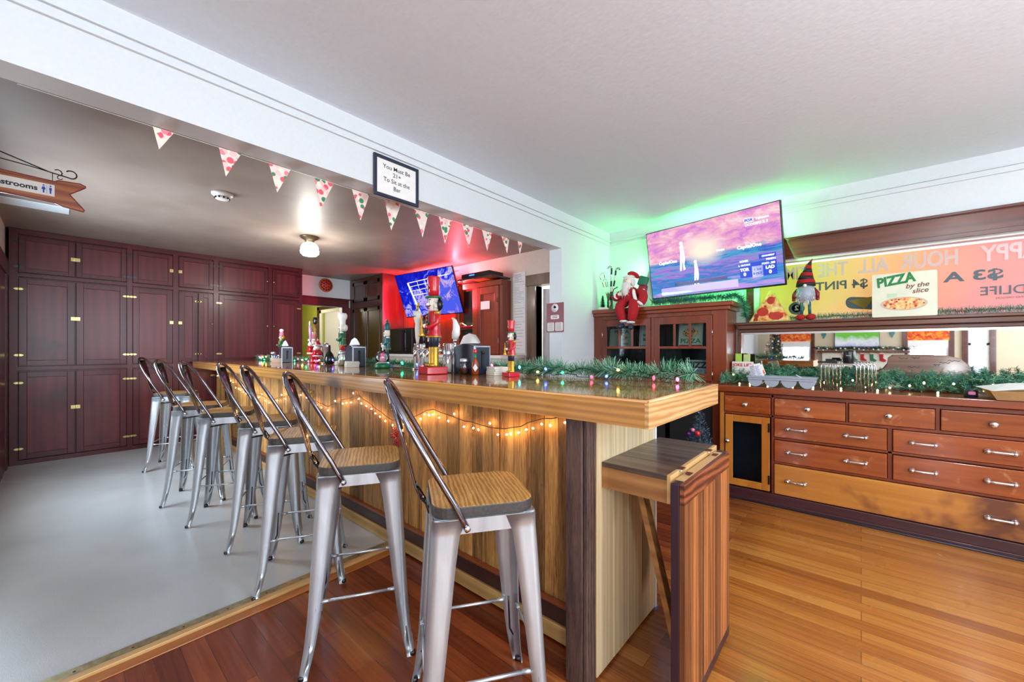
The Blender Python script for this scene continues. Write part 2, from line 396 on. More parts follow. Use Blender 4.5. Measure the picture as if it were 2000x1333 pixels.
M['flag'] = _flag()
def _leafm():
    t = NT('autumn_leaf_print'); n = t.noise(t.coord(), 14, 3, .6, 1)
    return t.fin(t.ramp(n, [(.35, L('#c81418')), (.5, L('#f0621c')), (.65, L('#ffb02c'))]), .7)
M['leaf'] = _leafm()
# ================================================================ room shell
def sbox(name, m, *bs, bevel=0, rnd=5):
    b = MB(rnd)
    for q in bs: b.box(*q)
    return struct(b.build(name, m, at=(0, 0, 0), bevel=bevel))
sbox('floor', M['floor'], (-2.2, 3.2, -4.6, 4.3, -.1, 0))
sbox('floor_back', M['lino'], (-7.1, -2.2, -.5, 4.1, -.1, .008))
sbox('ceiling', M['ceil'], (-2.34, 3.2, -4.75, 4.4, 2.563, 2.66))
sbox('ceiling_back', M['ceil2'], (-7.15, -2.34, -.5, 4.2, 2.48, 2.56))
# left wall with the wide opening to the bar room: header, stub at the far end, solid behind the camera
sbox('wall_left', M['wall'], (-2.34, -2.196, -.36, 3.238, 2.203, 2.6), (-2.34, -2.196, 3.238, 4.3, 0, 2.6), (-2.34, -2.196, -4.7, -.36, 0, 2.6))
# far wall of the main room, with the hole of the banner window
sbox('wall_back', M['wall'], (-2.34, -.74, 4.224, 4.4, 0, 2.6), (1.3, 3.3, 4.224, 4.4, 0, 2.6), (-.74, 1.3, 4.224, 4.4, 0, 1.46), (-.74, 1.3, 4.224, 4.4, 2.0, 2.6))
sbox('wall_right', M['wall'], (3.2, 3.3, -4.7, 4.4, 0, .65), (3.2, 3.3, -4.7, 4.4, 2.25, 2.6), *[(3.2, 3.3, a, b, .65, 2.25) for a, b in ((-4.7, -3.95), (-2.65, -1.65), (-.35, .65), (1.95, 4.4))])
sbox('wall_front', M['beige'], (-2.34, -1.64, -4.7, -4.6, 0, 2.6), (-1.0, .8, -4.7, -4.6, 0, 2.6), (1.46, 1.74, -4.7, -4.6, 0, 2.6), (2.04, 3.3, -4.7, -4.6, 0, 2.6), (1.74, 2.04, -4.7, -4.6, 0, .5), (1.74, 2.04, -4.7, -4.6, 2.15, 2.6), (-1.64, -1.0, -4.7, -4.6, 0, .75), (-1.64, -1.0, -4.7, -4.6, 2.1, 2.6), (.8, 1.46, -4.7, -4.6, 0, .75), (.8, 1.46, -4.7, -4.6, 2.1, 2.6), (3.3, 3.31, -4.7, -4.6, 0, 2.6))
# bar room walls
sbox('wall_bar_room_back', M['wall2'], (-7.15, -3.12, 4.02, 4.15, 0, 2.5), (-3.12, -2.42, 4.02, 4.15, 2.03, 2.5), (-2.42, -2.3, 4.02, 4.15, 0, 2.5))
sbox('wall_bar_room_left', M['wall2'], (-7.15, -5.3, -.5, -.36, 0, 2.5), (-3.8, -2.34, -.5, -.36, 0, 2.5), (-5.3, -3.8, -.5, -.36, 0, .8), (-5.3, -3.8, -.5, -.36, 2.1, 2.5))
sbox('wall_bar_room_far', M['wall'], (-7.2, -7.1, -.5, 2.56, 0, 2.5), (-7.2, -7.1, 3.4, 4.1, 0, 2.5), (-7.2, -7.1, 2.56, 3.4, 1.976, 2.5))
# hall behind the bar room
sbox('floor_hall', M['lino'], (-10.2, -7.1, 1.6, 3.9, -.1, .005))
sbox('ceiling_hall', M['green'], (-10.2, -7.2, 1.6, 3.9, 2.35, 2.45))
sbox('wall_hall_side', M['green'], (-7.62, -7.2, 3.72, 3.82, 0, 2.4), (-10.2, -8.74, 3.72, 3.82, 0, 2.4), (-8.74, -7.62, 3.72, 3.82, 2.05, 2.4))
sbox('wall_hall_end', M['green'], (-10.3, -10.2, 1.6, 3.9, 0, 2.4))
sbox('wall_hall_near', M['green'], (-10.2, -7.2, 1.5, 1.6, 0, 2.4))
sbox('wall_hall_room', M['wall2'], (-8.9, -7.4, 4.9, 5.0, 0, 2.4), (-9.0, -8.9, 3.82, 5, 0, 2.4), (-7.45, -7.35, 3.82, 5, 0, 2.4), (-8.9, -7.4, 3.82, 4.9, 2.35, 2.4))
lamp('hall_light', 'POINT', (-8.6, 2.9, 2.1), 14, (1, .95, .8), rad=.1)
lamp('hall_room_light', 'POINT', (-8.1, 4.4, 2.0), 6, (1, .97, .9), rad=.1)
# small room behind the open door right of the liquor cabinet
sbox('wall_store_room', M['white'], (-3.3, -2.4, 5.0, 5.1, 0, 2.5), (-3.35, -3.25, 4.15, 5.1, 0, 2.5), (-2.45, -2.35, 4.15, 5.1, 0, 2.5), (-3.3, -2.4, 4.15, 5.0, 2.4, 2.5))
lamp('store_room_light', 'POINT', (-2.85, 4.6, 2.1), 10, (1, 1, 1), rad=.1)
# picture rail mouldings
sbox('trim_1', M['wall'], (-2.196, -2.180, -4.6, 4.224, 2.412, 2.428), (-2.196, -2.186, -4.6, 4.224, 2.428, 2.452), (-2.196, -2.172, -4.6, 4.224, 2.452, 2.462), bevel=.002)
sbox('trim_2', M['wall'], (-2.18, 3.2, 4.206, 4.224, 2.412, 2.428), (-2.18, 3.2, 4.214, 4.224, 2.428, 2.452), (-2.172, 3.2, 4.198, 4.224, 2.452, 2.462), bevel=.002)
# threshold between the two floors
b = MB(3); b.box(-2.235, -2.185, -1.5, 1.36, .006, .014, 0)
for k in range(18): b.lathe([(0, .0142), (.004, .015), (.004, .0139)][::-1], (-2.21, -1.4+k*.16, 0), 8, 1)
struct(b.build('trim_3', [plain('threshold_brass', '#b0a37c', .3, .8, .25, nscale=40), M['dsteel']], at=(0, 0, 0)))
sbox('trim_4', M['oak'], (-2.185, -2.150, -1.5, 1.36, 0, .018), bevel=.003)
sbox('trim_5', wood('threshold_fir', '#9a5522', '#c07a3a', 'Y', .35, .3), (-2.150, -2.095, -1.5, 1.36, 0, .006), bevel=.002)
# door casings
b = MB(8)
b.box(-7.1, -7.085, 2.53, 3.53, 1.976, 2.124); b.box(-7.1, -7.08, 3.4, 3.545, .008, 1.976); b.box(-7.1, -7.07, 2.53, 3.54, 2.105, 2.13)
struct(b.build('door_1', M['maroon'], at=(0, 0, 0), bevel=.003))
b = MB(9)   # casing of the white door by the papers
b.box(-3.26, -3.12, 4.0, 4.02, .008, 2.03); b.box(-3.27, -2.35, 3.995, 4.02, 2.03, 2.17); b.box(-3.14, -3.12, 4.02, 4.15, .008, 2.03)
struct(b.build('door_2', wood('scuffed_casing', '#3a2416', '#7a5636', 'Z', .3, .5, 1.5, .1, .5, .2, bump=.5), at=(0, 0, 0), bevel=.003))
d = thing('door_3', None, None, (-3.1, 4.14, .02)); d['kind'] = 'structure'
lf = wood('scuffed_white_door', '#c9ccd0', '#eceef0', 'Z', .35, .3, 1, .2, .1, .1, stain=('#b8794a', 6, .68))
b = MB(10); Mx = Matrix.Translation((-3.1, 4.14, 0)) @ Matrix.Rotation(math.radians(24), 4, 'Z')
b.box(0, .62, 0, .035, .02, 2.0, M=Mx)
for z0, z1 in ((.2, .9), (1.0, 1.85)):
    b.box(.1, .52, -.004, 0, z0, z1, M=Mx); b.box(.12, .50, -.008, 0, z0+.02, z1-.02, M=Mx)
b.build('door_leaf', lf, d, bevel=.002)
MB(2).ball((-3.1+.56*.913, 4.14+.56*.407-.04, .98), .025).build('door_handle', M['brass'], d)
sbox('door_4', M['maroon'], (-6.52, -6.38, -.36, -.335, .008, 1.97), (-6.56, -5.2, -.36, -.33, 1.97, 2.12), (-6.38, -5.5, -.36, -.345, .008, 1.97), bevel=.003)
# hall doors seen through the opening
sbox('door_5', M['cream'], (-8.74, -8.66, 3.7, 3.73, 0, 2.05), (-7.72, -7.62, 3.7, 3.73, 0, 2.05), (-8.74, -7.62, 3.7, 3.73, 1.98, 2.07), bevel=.003)
sbox('door_6', M['cream'], (-10.2, -10.17, 2.6, 3.2, 0, 1.98))
sbox('trim_6', M['brownw'], (-10.2, -10.16, 3.2, 3.3, 0, 2.08), (-10.2, -10.16, 2.5, 3.3, 1.98, 2.08), (-8.84, -8.74, 3.69, 3.72, 0, 2.12), (-8.84, -7.62, 3.69, 3.72, 2.05, 2.12))
sbox('window_7', M['white'], (-8.5, -8.44, 4.88, 4.9, .5, 2.0), (-7.9, -7.84, 4.88, 4.9, .5, 2.0), (-8.5, -7.84, 4.88, 4.9, 1.95, 2.0))
# ---- windows of the main room that light it, the right-wall ones added
def sash(name, org, w, z0, z1, ax, sg=1):
    """ax 'X': window lies in a plane of constant X at org[0], w along Y"""
    r = thing(name, None, None, (org[0], org[1], z0)); r['kind'] = 'structure'
    def bb(b, u0, u1, d0, d1, a, c):
        d0, d1 = sorted((d0*sg, d1*sg))
        if ax == 'X': b.box(org[0]+d0, org[0]+d1, org[1]+u0, org[1]+u1, a, c)
        else: b.box(org[0]+u0, org[0]+u1, org[1]+d0, org[1]+d1, a, c)
    b = MB(4)
    for u0, u1, a, c in ((-w/2-.09, -w/2, z0-.1, z1+.1), (w/2, w/2+.09, z0-.1, z1+.1), (-w/2-.1, w/2+.1, z1, z1+.11), (-w/2-.12, w/2+.12, z0-.1, z0)):
        bb(b, u0, u1, -.02, .02, a, c)
    b.build('window_frame', M['casing'], r, bevel=.003)
    b = MB(5); zm = (z0+z1)/2
    for u0, u1, a, c in ((-w/2, -w/2+.04, z0, z1), (w/2-.04, w/2, z0, z1), (-w/2, w/2, z0, z0+.05), (-w/2, w/2, z1-.05, z1), (-w/2, w/2, zm-.025, zm+.025)):
        bb(b, u0, u1, .01, .04, a, c)
    b.build('sash', M['white'], r)
    b = MB(6); bb(b, -w/2, w/2, .024, .027, z0, z1); b.build('pane', M['glass'], r)
    return r
for i, y in enumerate((-3.3, -1.0, 1.3)):
    sash('window_%d' % (i+1), (3.18, y), 1.3, .65, 2.25, 'X')  # unseen right-wall windows, added to bring in daylight
for i, x in enumerate((-1.32, 1.13)):
    r = sash('window_%d' % (i+4), (x, -4.58), .64, .75, 2.1, 'Y', -1)
    b = MB(7); b.box(x-.33, x+.33, -4.555, -4.55, 1.42, 2.12); b.build('leaf_print_valance', M['leaf'], r)
    b = MB(7); b.box(x-.32, x+.32, -4.568, -4.565, 1.26, 1.42); b.build('roller_shade', M['white'], r)
    b = MB(7)
    for k in range(13): b.cbox((x, -4.6, .78+k*.037), (.6, .03, .003), rx=.5)
    b.build('blind', M['amber'], r)
sash('window_9', (1.89, -4.58), .30, .5, 2.15, 'Y', -1)
r = sash('window_6', (-4.55, -.34), 1.5, .8, 2.1, 'Y', -1)  # unseen window, put in to light the bar room
# ---- banner window above the mirror
r = thing('window_8', None, None, (.28, 4.22, 1.46)); r['kind'] = 'structure'
b = MB(11)
b.box(-.80, 1.36, 4.19, 4.224, 2.03, 2.17); b.box(-.80, 1.36, 4.175, 4.224, 2.0, 2.035); b.box(-.80, 1.36, 4.165, 4.224, 2.165, 2.185)
b.box(1.3, 1.42, 4.19, 4.224, 1.4, 2.17)
b.build('window_frame', M['casing'], r, bevel=.003)
b = MB(12); b.box(-.74, -.70, 4.23, 4.27, 1.46, 2.0); b.box(1.26, 1.3, 4.23, 4.27, 1.46, 2.0); b.box(-.74, 1.3, 4.23, 4.27, 1.985, 2.0); b.box(-.74, 1.3, 4.23, 4.27, 1.46, 1.475)
b.build('sash', M['white'], r)
b = MB(13); b.box(-.70, 1.26, 4.248, 4.251, 1.475, 1.985); b.build('pane', glass('low_glare_glass', '#ffffff', -.06, .3), r)
b = MB(14); b.box(-.80, -.74, 4.2, 4.224, 1.46, 2.03); b.build('jamb', M['casing'], r)
# banner hanging outside, seen from its back: letters run right to left
def _banner():
    t = NT('printed_banner'); v = t.coord((1, 1, 1)); sp = t.n('ShaderNodeSeparateXYZ'); t.l(v, sp.inputs[0])
    n = t.noise(v, 1.2, 2); f = t.math('ADD', t.math('MULTIPLY', sp.outputs[0], .42), t.math('MULTIPLY', n, .35))
    f = t.math('ADD', f, .36); f = t.math('SUBTRACT', f, t.math('MULTIPLY', sp.outputs[2], .25))
    col = t.ramp(f, [(.06, L('#dcdc84')), (.28, L('#ead8a0')), (.42, L('#f2cca4')), (.62, L('#f6bab2')), (.85, L('#f4baba'))])
    d = t.n('ShaderNodeBsdfDiffuse'); tr = t.n('ShaderNodeBsdfTranslucent'); ms = t.n('ShaderNodeMixShader'); ms.inputs[0].default_value = .6
    t.l(col, d.inputs[0]); t.l(col, tr.inputs[0]); t.l(d.outputs[0], ms.inputs[1]); t.l(tr.outputs[0], ms.inputs[2]); t.l(ms.outputs[0], t.out.inputs[0])
    return t.m
def translucent(name, c, k=.6):
    t = NT(name); d = t.n('ShaderNodeBsdfDiffuse'); tr = t.n('ShaderNodeBsdfTranslucent'); ms = t.n('ShaderNodeMixShader'); ms.inputs[0].default_value = k
    d.inputs[0].default_value = L(c); tr.inputs[0].default_value = L(c); t.l(d.outputs[0], ms.inputs[1]); t.l(tr.outputs[0], ms.inputs[2]); t.l(ms.outputs[0], t.out.inputs[0]); return t.m
bn = thing('banner', 'yellow and pink happy hour banner hung outside the window, lettering reversed', 'banner', (.25, 4.40, 1.46))
MB(15).box(-.74, 1.3, 4.42, 4.423, 1.44, 1.988).build('banner_sheet', _banner(), bn)
wl = translucent('banner_white', '#ffffff', .4); gl = translucent('banner_grey', '#7f9ba2', .3)
def btext(s, size, mat, x, z, bold=.004, sx=1): letters(s, size, mat, bn, (x, 4.412, z), (-1, 0, 0), (0, 0, 1), .001, bold, sx=sx)
# at Y 4.41 the sheet is seen slightly smaller than the wall plane
for s, x in (('TIME', -.47), ('THE', -.187), ('ALL', .073), ('HOUR', .392), ('HAPPY', .83)):
    btext(s, .158, wl, x, 1.902, .004, {'THE': .70, 'ALL': .70, 'TIME': .62, 'HOUR': .68, 'HAPPY': .74}[s])
btext('$4 PINT', .10, gl, -.13, 1.765, .002, 1.0); btext('$3 A', .10, gl, .615, 1.755, .003, 1.45)
btext('GOODLIFE', .088, gl, .86, 1.635, .001); btext('BREWING CO. BEND OREGON', .020, gl, .86, 1.583, 0)
b = MB(16); b.lathe([(.05, -.001), (.06, -.001), (.06, .001), (.05, .001)], (-.44, 4.412, 1.59), 28, 0, Matrix.Rotation(PI/2, 4, 'X'))
b.lathe([(0, -.001), (.038, -.001), (.038, .001)], (-.44, 4.412, 1.59), 28, 0, Matrix.Rotation(PI/2, 4, 'X')); b.build('round_emblem', gl, bn)
letters('2', .06, wl, bn, (-.44, 4.409, 1.59), (-1, 0, 0), (0, 0, 1), .001, .002)
b = MB(17); b.prism(rrect(.24, .1, .045), lambda a, c, t: (.02+a, 4.413+t, 1.60+c-.12*a), 0, .001); b.build('slice_badge', gl, bn)
b = MB(17); b.prism([(-.10, .03), (.07, .055), (.0, -.05)], lambda a, c, t: (.02+a, 4.410+t, 1.60+c), 0, .001); b.build('slice_emblem', translucent('banner_yellow', '#e8dc70'), bn)
# ledge and mirror
tag(MB(18).box(-.87, 1.42, 4.10, 4.224, 1.437, 1.46).box(-.86, 1.42, 4.13, 4.224, 1.40, 1.437).box(-.86, 1.42, 4.19, 4.224, 1.372, 1.40).build('wall_ledge', M['casing'], at=(0, 4.2, 1.4), bevel=.004), 'dark brown wooden ledge running between the mirror and the banner window', 'ledge')
mr = thing('wall_mirror', 'long low mirror above the drawer counter, reflecting the room', 'mirror', (.2, 4.21, 1.15))
MB(19).box(-.84, 1.36, 4.205, 4.222, .925, 1.372).build('mirror_glass', M['mirror'], mr)
MB(20).box(-.865, -.84, 4.19, 4.223, .925, 1.372).box(1.36, 1.40, 4.19, 4.223, .925, 1.372).build('frame', M['casing'], mr)
b = MB(21)
b.add([(-.84, 4.2045, 1.372), (1.36, 4.2045, 1.372), (1.36, 4.2015, 1.352), (-.84, 4.2015, 1.352)], [(0, 1, 2, 3)])
b.build('bevel', M['mirror'], mr)
# ---------------------------------------------------------------- lights fixed to the building
cl = thing('ceiling_lamp', 'lit white glass ceiling lamp on a brass base in the bar room', 'lamp', (-4.66, 1.866, 2.48))
MB(1).lathe([(.03, 2.40), (.045, 2.42), (.05, 2.44), (.095, 2.465), (.1, 2.479)], (-4.66, 1.866, 0), 24).build('lamp_base', plain('bronze', '#8a7a60', .3, .8), cl)
MB(1).lathe([(.0, 2.262), (.05, 2.265), (.075, 2.272), (.08, 2.285), (.093, 2.29), (.098, 2.32), (.09, 2.34), (.093, 2.355), (.08, 2.385), (.06, 2.405), (.04, 2.415)], (-4.66, 1.866, 0), 28).build('lamp_shade', glow('lit_milk_glass', '#fffdf4', 3), cl)
lamp('ceiling_lamp_light', 'POINT', (-4.66, 1.866, 2.12), 12, (1, .97, .9), rad=.09)
sd = thing('smoke_detector', 'round white smoke detector on the bar room ceiling', 'smoke detector', (-3.885, .876, 2.48))
MB(1).lathe([(.028, 2.425), (.045, 2.43), (.05, 2.447)], (-3.885, .876, 0), 24).lathe([(.052, 2.447), (.072, 2.462), (.074, 2.479)], (-3.885, .876, 0), 24).build('housing', M['white'], sd)
b = MB(1)
for k in range(10): b.cbox((-3.885+.047*math.cos(k*PI/5), .876+.047*math.sin(k*PI/5), 2.438), (.012, .012, .012), rz=k*PI/5)
b.build('vent', M['blackm'], sd)
tag(MB(2).box(-5.53, -5.30, -.34, .068, 2.468, 2.479).build('ceiling_panel', plain('white_panel', '#dfe8ee', .4, var=.02), at=(-5.4, -.1, 2.47), bevel=.002), 'flat white panel on the bar room ceiling behind the arrow sign', 'panel')
# globe lamps added out of frame to brighten the ceiling and sideboard
for x, y in ((1.1, -.9), (.9, 1.2), (2.0, 2.9)):
    pl = thing('pendant_lamp', 'warm globe lamp on the main room ceiling '+('behind the camera' if y < 0 else 'right of the frame' if y < 2 else 'near the far right corner'), 'lamp', (x, y, 2.56))
    MB(1).lathe([(.02, 2.42), (.06, 2.50), (.065, 2.562)], (x, y, 0), 20).build('lamp_base', M['brass'], pl)
    MB(1).ball((x, y, 2.37), .085, 20).build('lamp_shade', glow('lit_globe', '#ffe9c8', 3), pl)
    lamp('pendant_light', 'POINT', (x, y, 2.15), 24 if y < 2 else 15, (.90, .96, 1), rad=.09)
# ---------------------------------------------------------------- main room behind the camera (seen in the mirror)
fp = thing('fireplace', 'white panelled fireplace surround with brown mantel shelf, seen in the mirror', 'fireplace', (-.1, -4.5, 0))
MB(1).box(-.75, .75, -4.598, -4.45, 0, 1.13).build('surround', M['cream'], fp, bevel=.004)
MB(1).box(-.85, .85, -4.598, -4.36, 1.13, 1.175).build('mantel', M['casing'], fp, bevel=.004)
MB(1).box(-.6, -.35, -4.455, -4.44, .85, 1.05).box(-.4, .4, -4.455, -4.44, .05, .78).build('panel', M['cream'], fp, bevel=.01)
t2 = thing('television', 'television over the mantel behind the camera, mostly green and blue', 'television', (-.09, -4.55, 1.25))
MB(1).box(-.51, .33, -4.58, -4.54, 1.27, 1.75).build('housing', M['black'], t2)
def screen(name, stops, st, dist=2, sc=3, dirv=(0, 0, 1), loc=(0, 0, 0), bumpy=.35):
    t = NT(name); v = t.coord((1, 1, 1), loc=loc); sp = t.n('ShaderNodeSeparateXYZ'); t.l(v, sp.inputs[0])
    n = t.noise(v, sc, 5, .65, dist); z = t.math('ADD', t.math('MULTIPLY', sp.outputs[2], dirv[2]), t.math('MULTIPLY', sp.outputs[0], dirv[0]))
    f = t.math('ADD', z, t.math('MULTIPLY', t.math('SUBTRACT', n, .5), bumpy)); f = t.math('ADD', f, .5)
    col = t.ramp(f, stops); t.l(col, t.b.inputs['Emission Color']); t.b.inputs['Emission Strength'].default_value = st
    return t.fin(L('#050508'), .12)
MB(1).quad((-.5, -4.539, 1.28), (-.5, -4.539, 1.74), (.32, -4.539, 1.74), (.32, -4.539, 1.28)).build('screen', screen('field_screen', [(.2, L('#3050c0')), (.45, L('#e8e8f0')), (.6, L('#6ac040')), (.9, L('#90d060'))], .5, loc=(0, 0, -.2)), t2)
# ================================================================ cupboard wall of the bar room
cup = thing('built_in_cupboard', 'floor to ceiling maroon built-in cupboard wall with brass latches', 'cupboard', (-6.85, 1.1, .008))
b = MB(31)
rows = ((.06, .98), (1.04, 1.963), (2.02, 2.41))
cols = ((-.274, .128), (.132, .544), (.593, .969), (1.024, 1.39), (1.448, 2.054), (2.108, 2.482))
ys = [-.335, -.274, .544, .593, .969, 1.024, 1.39, 1.448, 2.054, 2.108, 2.482, 2.53]
for k in range(0, 12, 2): b.box(-6.625, -6.6, ys[k], ys[k+1], .008, 2.478)
for z0, z1 in ((.0, .055), (.985, 1.035), (1.968, 2.015), (2.415, 2.478)): b.box(-6.624, -6.601, -.335, 2.53, z0+.008, z1)
b.box(-7.085, -6.63, 2.51, 2.53, .01, 2.478); b.box(-6.66, -6.64, -.33, 2.52, .01, 2.47); b.box(-6.63, -6.598, -.335, 2.535, 2.455, 2.478)
b.build('carcass', M['maroon'], cup, bevel=.002)
def cup_door(y0, y1, z0, z1, hinge, knob='latch', parent=cup, x=-6.6, mat=None):
    g = .004; b = MB(int(y0*100)+int(z0*50)+200); w = .055 if z1-z0 > .5 else .045
    y0 += g; y1 -= g; z0 += g; z1 -= g
    b.box(x-.02, x+.004, y0, y0+w, z0, z1, 0); b.box(x-.02, x+.004, y1-w, y1, z0, z1, 0)
    b.box(x-.02, x+.004, y0+w, y1-w, z0, z0+w, 0); b.box(x-.02, x+.004, y0+w, y1-w, z1-w, z1, 0)
    b.box(x-.02, x-.008, y0+w, y1-w, z0+w, z1-w, 1)
    d = b.build('door', [mat or M['maroon'], mat or M['maroon2']], parent, bevel=.002); ORG[d.name] = ORG[parent.name]
    hy = y0 if hinge == 'L' else y1
    for hz in ((z0+.1*(z1-z0)+.02), (z1-.1*(z1-z0)-.02)):
        h = MB(1); h.prism([(-.035, 0), (-.02, .011), (.02, .011), (.035, 0), (.02, -.011), (-.02, -.011)], lambda a, c, t: (x+.005+t, hy+a, hz+c), 0, .004)
        h.tube([(x+.009, hy, hz-.013), (x+.009, hy, hz+.013)], .004, 6); h.build('hinge', M['brass'] if z0 < 1.99 else M['dsteel'], d)
    ky = y1-.012 if hinge == 'L' else y0+.012; kz = (z0+z1)/2 if z1-z0 < .5 else (z0+.56*(z1-z0))
    if knob == 'latch': MB(1).box(x+.004, x+.012, ky-.018, ky+.018, kz-.02, kz+.02).box(x+.012, x+.022, ky-.006, ky+.006, kz-.01, kz+.01).build('latch', M['brass'], d, bevel=.002)
    else: MB(1).ball((x+.018, ky, kz), .014, 10).build('knob', M['brass'], d)
    return d
for zi, (z0, z1) in enumerate(rows):
    for ci, (y0, y1) in enumerate(cols):
        if zi == 1 and ci == 3:
            cup_door(y0, y0+.20, z0, z1, 'R'); cup_door(y0+.2, y1, z0, z1, 'L', 'knob'); continue
        cup_door(y0, y1, z0, z1, 'LRLRLR'[ci], 'latch' if ci < 4 else 'knob')
tall = thing('tall_cupboard', 'dark brown corner cupboard beside the red wall', 'cupboard', (-6.53, 3.8, .008))
b = MB(32); b.box(-7.085, -5.97, 3.565, 4.015, .01, 2.475)
for x0, x1 in ((-7.085, -6.98), (-6.06, -5.97)): b.box(x0, x1, 3.55, 3.565, .01, 2.475)
for z0, z1 in ((2.42, 2.475), (1.95, 2.05), (.01, .1)): b.box(-6.98, -6.06, 3.55, 3.565, z0, z1)
b.build('carcass', M['brownw'], tall, bevel=.003)
for x0, x1 in ((-6.98, -6.525), (-6.515, -6.06)):
    for z0, z1 in ((.11, 1.94), (2.06, 2.41)):
        b = MB(int(z0*10)); w = .06
        b.box(x0, x0+w, 3.545, 3.564, z0, z1); b.box(x1-w, x1, 3.545, 3.564, z0, z1); b.box(x0, x1, 3.545, 3.564, z0, z0+w); b.box(x0, x1, 3.545, 3.564, z1-w, z1); b.box(x0+w, x1-w, 3.555, 3.564, z0+w, z1-w)
        b.build('door', M['brownw'], tall, bevel=.002)
# back counter and liquor cabinet behind the bar
bc = thing('back_counter', 'white-topped work counter along the back wall behind the bar', 'counter', (-4.6, 3.8, .008))
MB(33).box(-5.96, -3.3, 3.55, 4.015, 1.10, 1.14).build('worktop', M['white'], bc, bevel=.004)
MB(33).box(-5.95, -3.32, 3.58, 4.015, .01, 1.10).build('cabinet_body', M['wall2'], bc)
lc = thing('liquor_cabinet', 'brown wooden wall cabinet with open niche and one tall door behind the bar', 'cabinet', (-4.6, 3.95, 1.145))
b = MB(34); b.box(-5.965, -4.52, 3.95, 4.015, 1.142, 2.2); b.box(-4.52, -4.44, 3.88, 4.015, 1.142, 2.13); b.box(-4.30, -3.54, 3.83, 4.015, 2.07, 2.14)
b.box(-4.12, -4.02, 3.85, 4.015, 1.142, 2.07); b.box(-3.6, -3.54, 3.85, 4.015, 1.142, 2.07); b.box(-4.44, -3.6, 3.99, 4.015, 1.142, 2.07); b.box(-4.44, -4.12, 3.89, 3.99, 1.50, 1.52)
b.build('carcass', M['redwz'], lc, bevel=.003)
MB(35).box(-4.438, -4.122, 3.975, 3.989, 1.15, 2.065).build('niche_back', M['blackm'], lc)
b = MB(36); b.box(-4.02, -3.94, 3.835, 3.855, 1.15, 2.065); b.box(-3.68, -3.6, 3.835, 3.855, 1.15, 2.065); b.box(-3.94, -3.68, 3.835, 3.855, 1.15, 1.25); b.box(-3.94, -3.68, 3.835, 3.855, 1.97, 2.065); b.box(-3.94, -3.68, 3.845, 3.855, 1.25, 1.97)
dd = b.build('door', M['redwz'], lc, bevel=.003); ORG[dd.name] = ORG[lc.name]
MB(1).box(-3.62, -3.608, 3.828, 3.836, 1.84, 1.90).box(-3.62, -3.608, 3.828, 3.836, 1.3, 1.36).build('hinge', M['chrome'], dd)
tag(MB(1).box(-3.93, -3.76, 3.83, 3.834, 1.76, 1.87).build('note', M['paper'], at=(-3.85, 3.832, 1.8)), 'small white note taped on the liquor cabinet door', 'paper note')
ls = thing('string_lights', 'tiny white string lights inside the liquor cabinet niche', 'string lights', (-4.28, 3.95, 1.6))
pts = [(-4.42+.3*k/19, 3.93, 1.60-.05*math.sin(k/19*PI)+(.13*max(0, k-13)/6)) for k in range(20)]
MB(1).tube(pts, .0015, 4).build('cord', M['wire'], ls)
for p in pts: MB(1).ball(p, .004, 6).build('bulb', M['warm2'], ls)
# neon-red round tray shape on the niche shelf
tag(MB(1).lathe([(0, 0), (.13, .004), (.14, .03), (.135, .03), (.12, .01)], (-4.28, 3.93, 1.521), 20).build('serving_tray', M['red'], at=(-4.28, 3.93, 1.52)), 'red round serving tray on the niche shelf of the liquor cabinet', 'tray')
mw = thing('microwave', 'black microwave on the back counter under the bar television', 'microwave', (-5.5, 3.75, 1.142))
MB(37).box(-5.86, -5.24, 3.62, 3.94, 1.155, 1.55).build('housing', M['black'], mw, bevel=.006)
MB(38).box(-5.83, -5.40, 3.612, 3.62, 1.19, 1.52).build('door', plain('dark_window', '#101420', .08), mw, bevel=.002)
MB(39).tube([(-5.385, 3.605, 1.22), (-5.385, 3.595, 1.24), (-5.385, 3.595, 1.47), (-5.385, 3.605, 1.49)], .006).build('handle', M['dsteel'], mw)
b = MB(1)
for sx in (-5.8, -5.3):
    for sy in (3.65, 3.9): b.lathe([(.015, 1.141), (.015, 1.156)], (sx, sy, 0), 8)
b.build('feet', M['black'], mw)
sh = thing('wall_shelf', 'small brown bracket shelf on the wall above the liquor cabinet', 'shelf', (-3.85, 3.9, 2.15))
MB(1).box(-4.22, -3.55, 3.66, 4.015, 2.155, 2.18).build('shelf_board', M['brownw'], sh, bevel=.003)
MB(1).prism([(4.0, 2.155), (3.70, 2.155), (3.95, 2.142), (4.0, 2.142)], lambda a, c, t: (-3.98+t, a, c), 0, .25).build('bracket', M['amber'], sh)
cb = thing('cable_box', 'black cable box with blue display on the bracket shelf', 'cable box', (-3.9, 3.8, 2.18))
MB(1).box(-4.16, -3.62, 3.68, 3.95, 2.186, 2.245).build('housing', M['black'], cb, bevel=.004)
MB(1).box(-4.0, -3.9, 3.677, 3.68, 2.21, 2.225).build('display', glow('blue_display', '#3060ff', 2), cb)
for k, (z0, z1, lab, ls_) in enumerate(((2.067, 2.23, 'top white notice with a dark edge on the wall by the door', 7), (1.789, 2.062, 'long typed notice second from the top on the wall by the door', 11), (1.58, 1.785, 'white notice with a pin, third down on the wall by the door', 4), (1.166, 1.572, 'curled white sheet lowest on the wall by the door', 9))):
    r = thing('notice', lab, 'paper notice', (-3.4, 4.01, z0), 'notices by the door')
    MB(k).box(-3.50, -3.285, 4.010, 4.016, z0, z1).build('sheet', M['paper'], r)
    b = MB(k+50)
    for q in range(ls_): zz = z1-.03-q*(z1-z0-.05)/ls_; b.box(-3.47, -3.33+b.R.uniform(-.08, .02), 4.0085, 4.0098, zz, zz+.005)
    b.build('printed_lines', plain('faint_print', '#9a9a9e', .6), r)
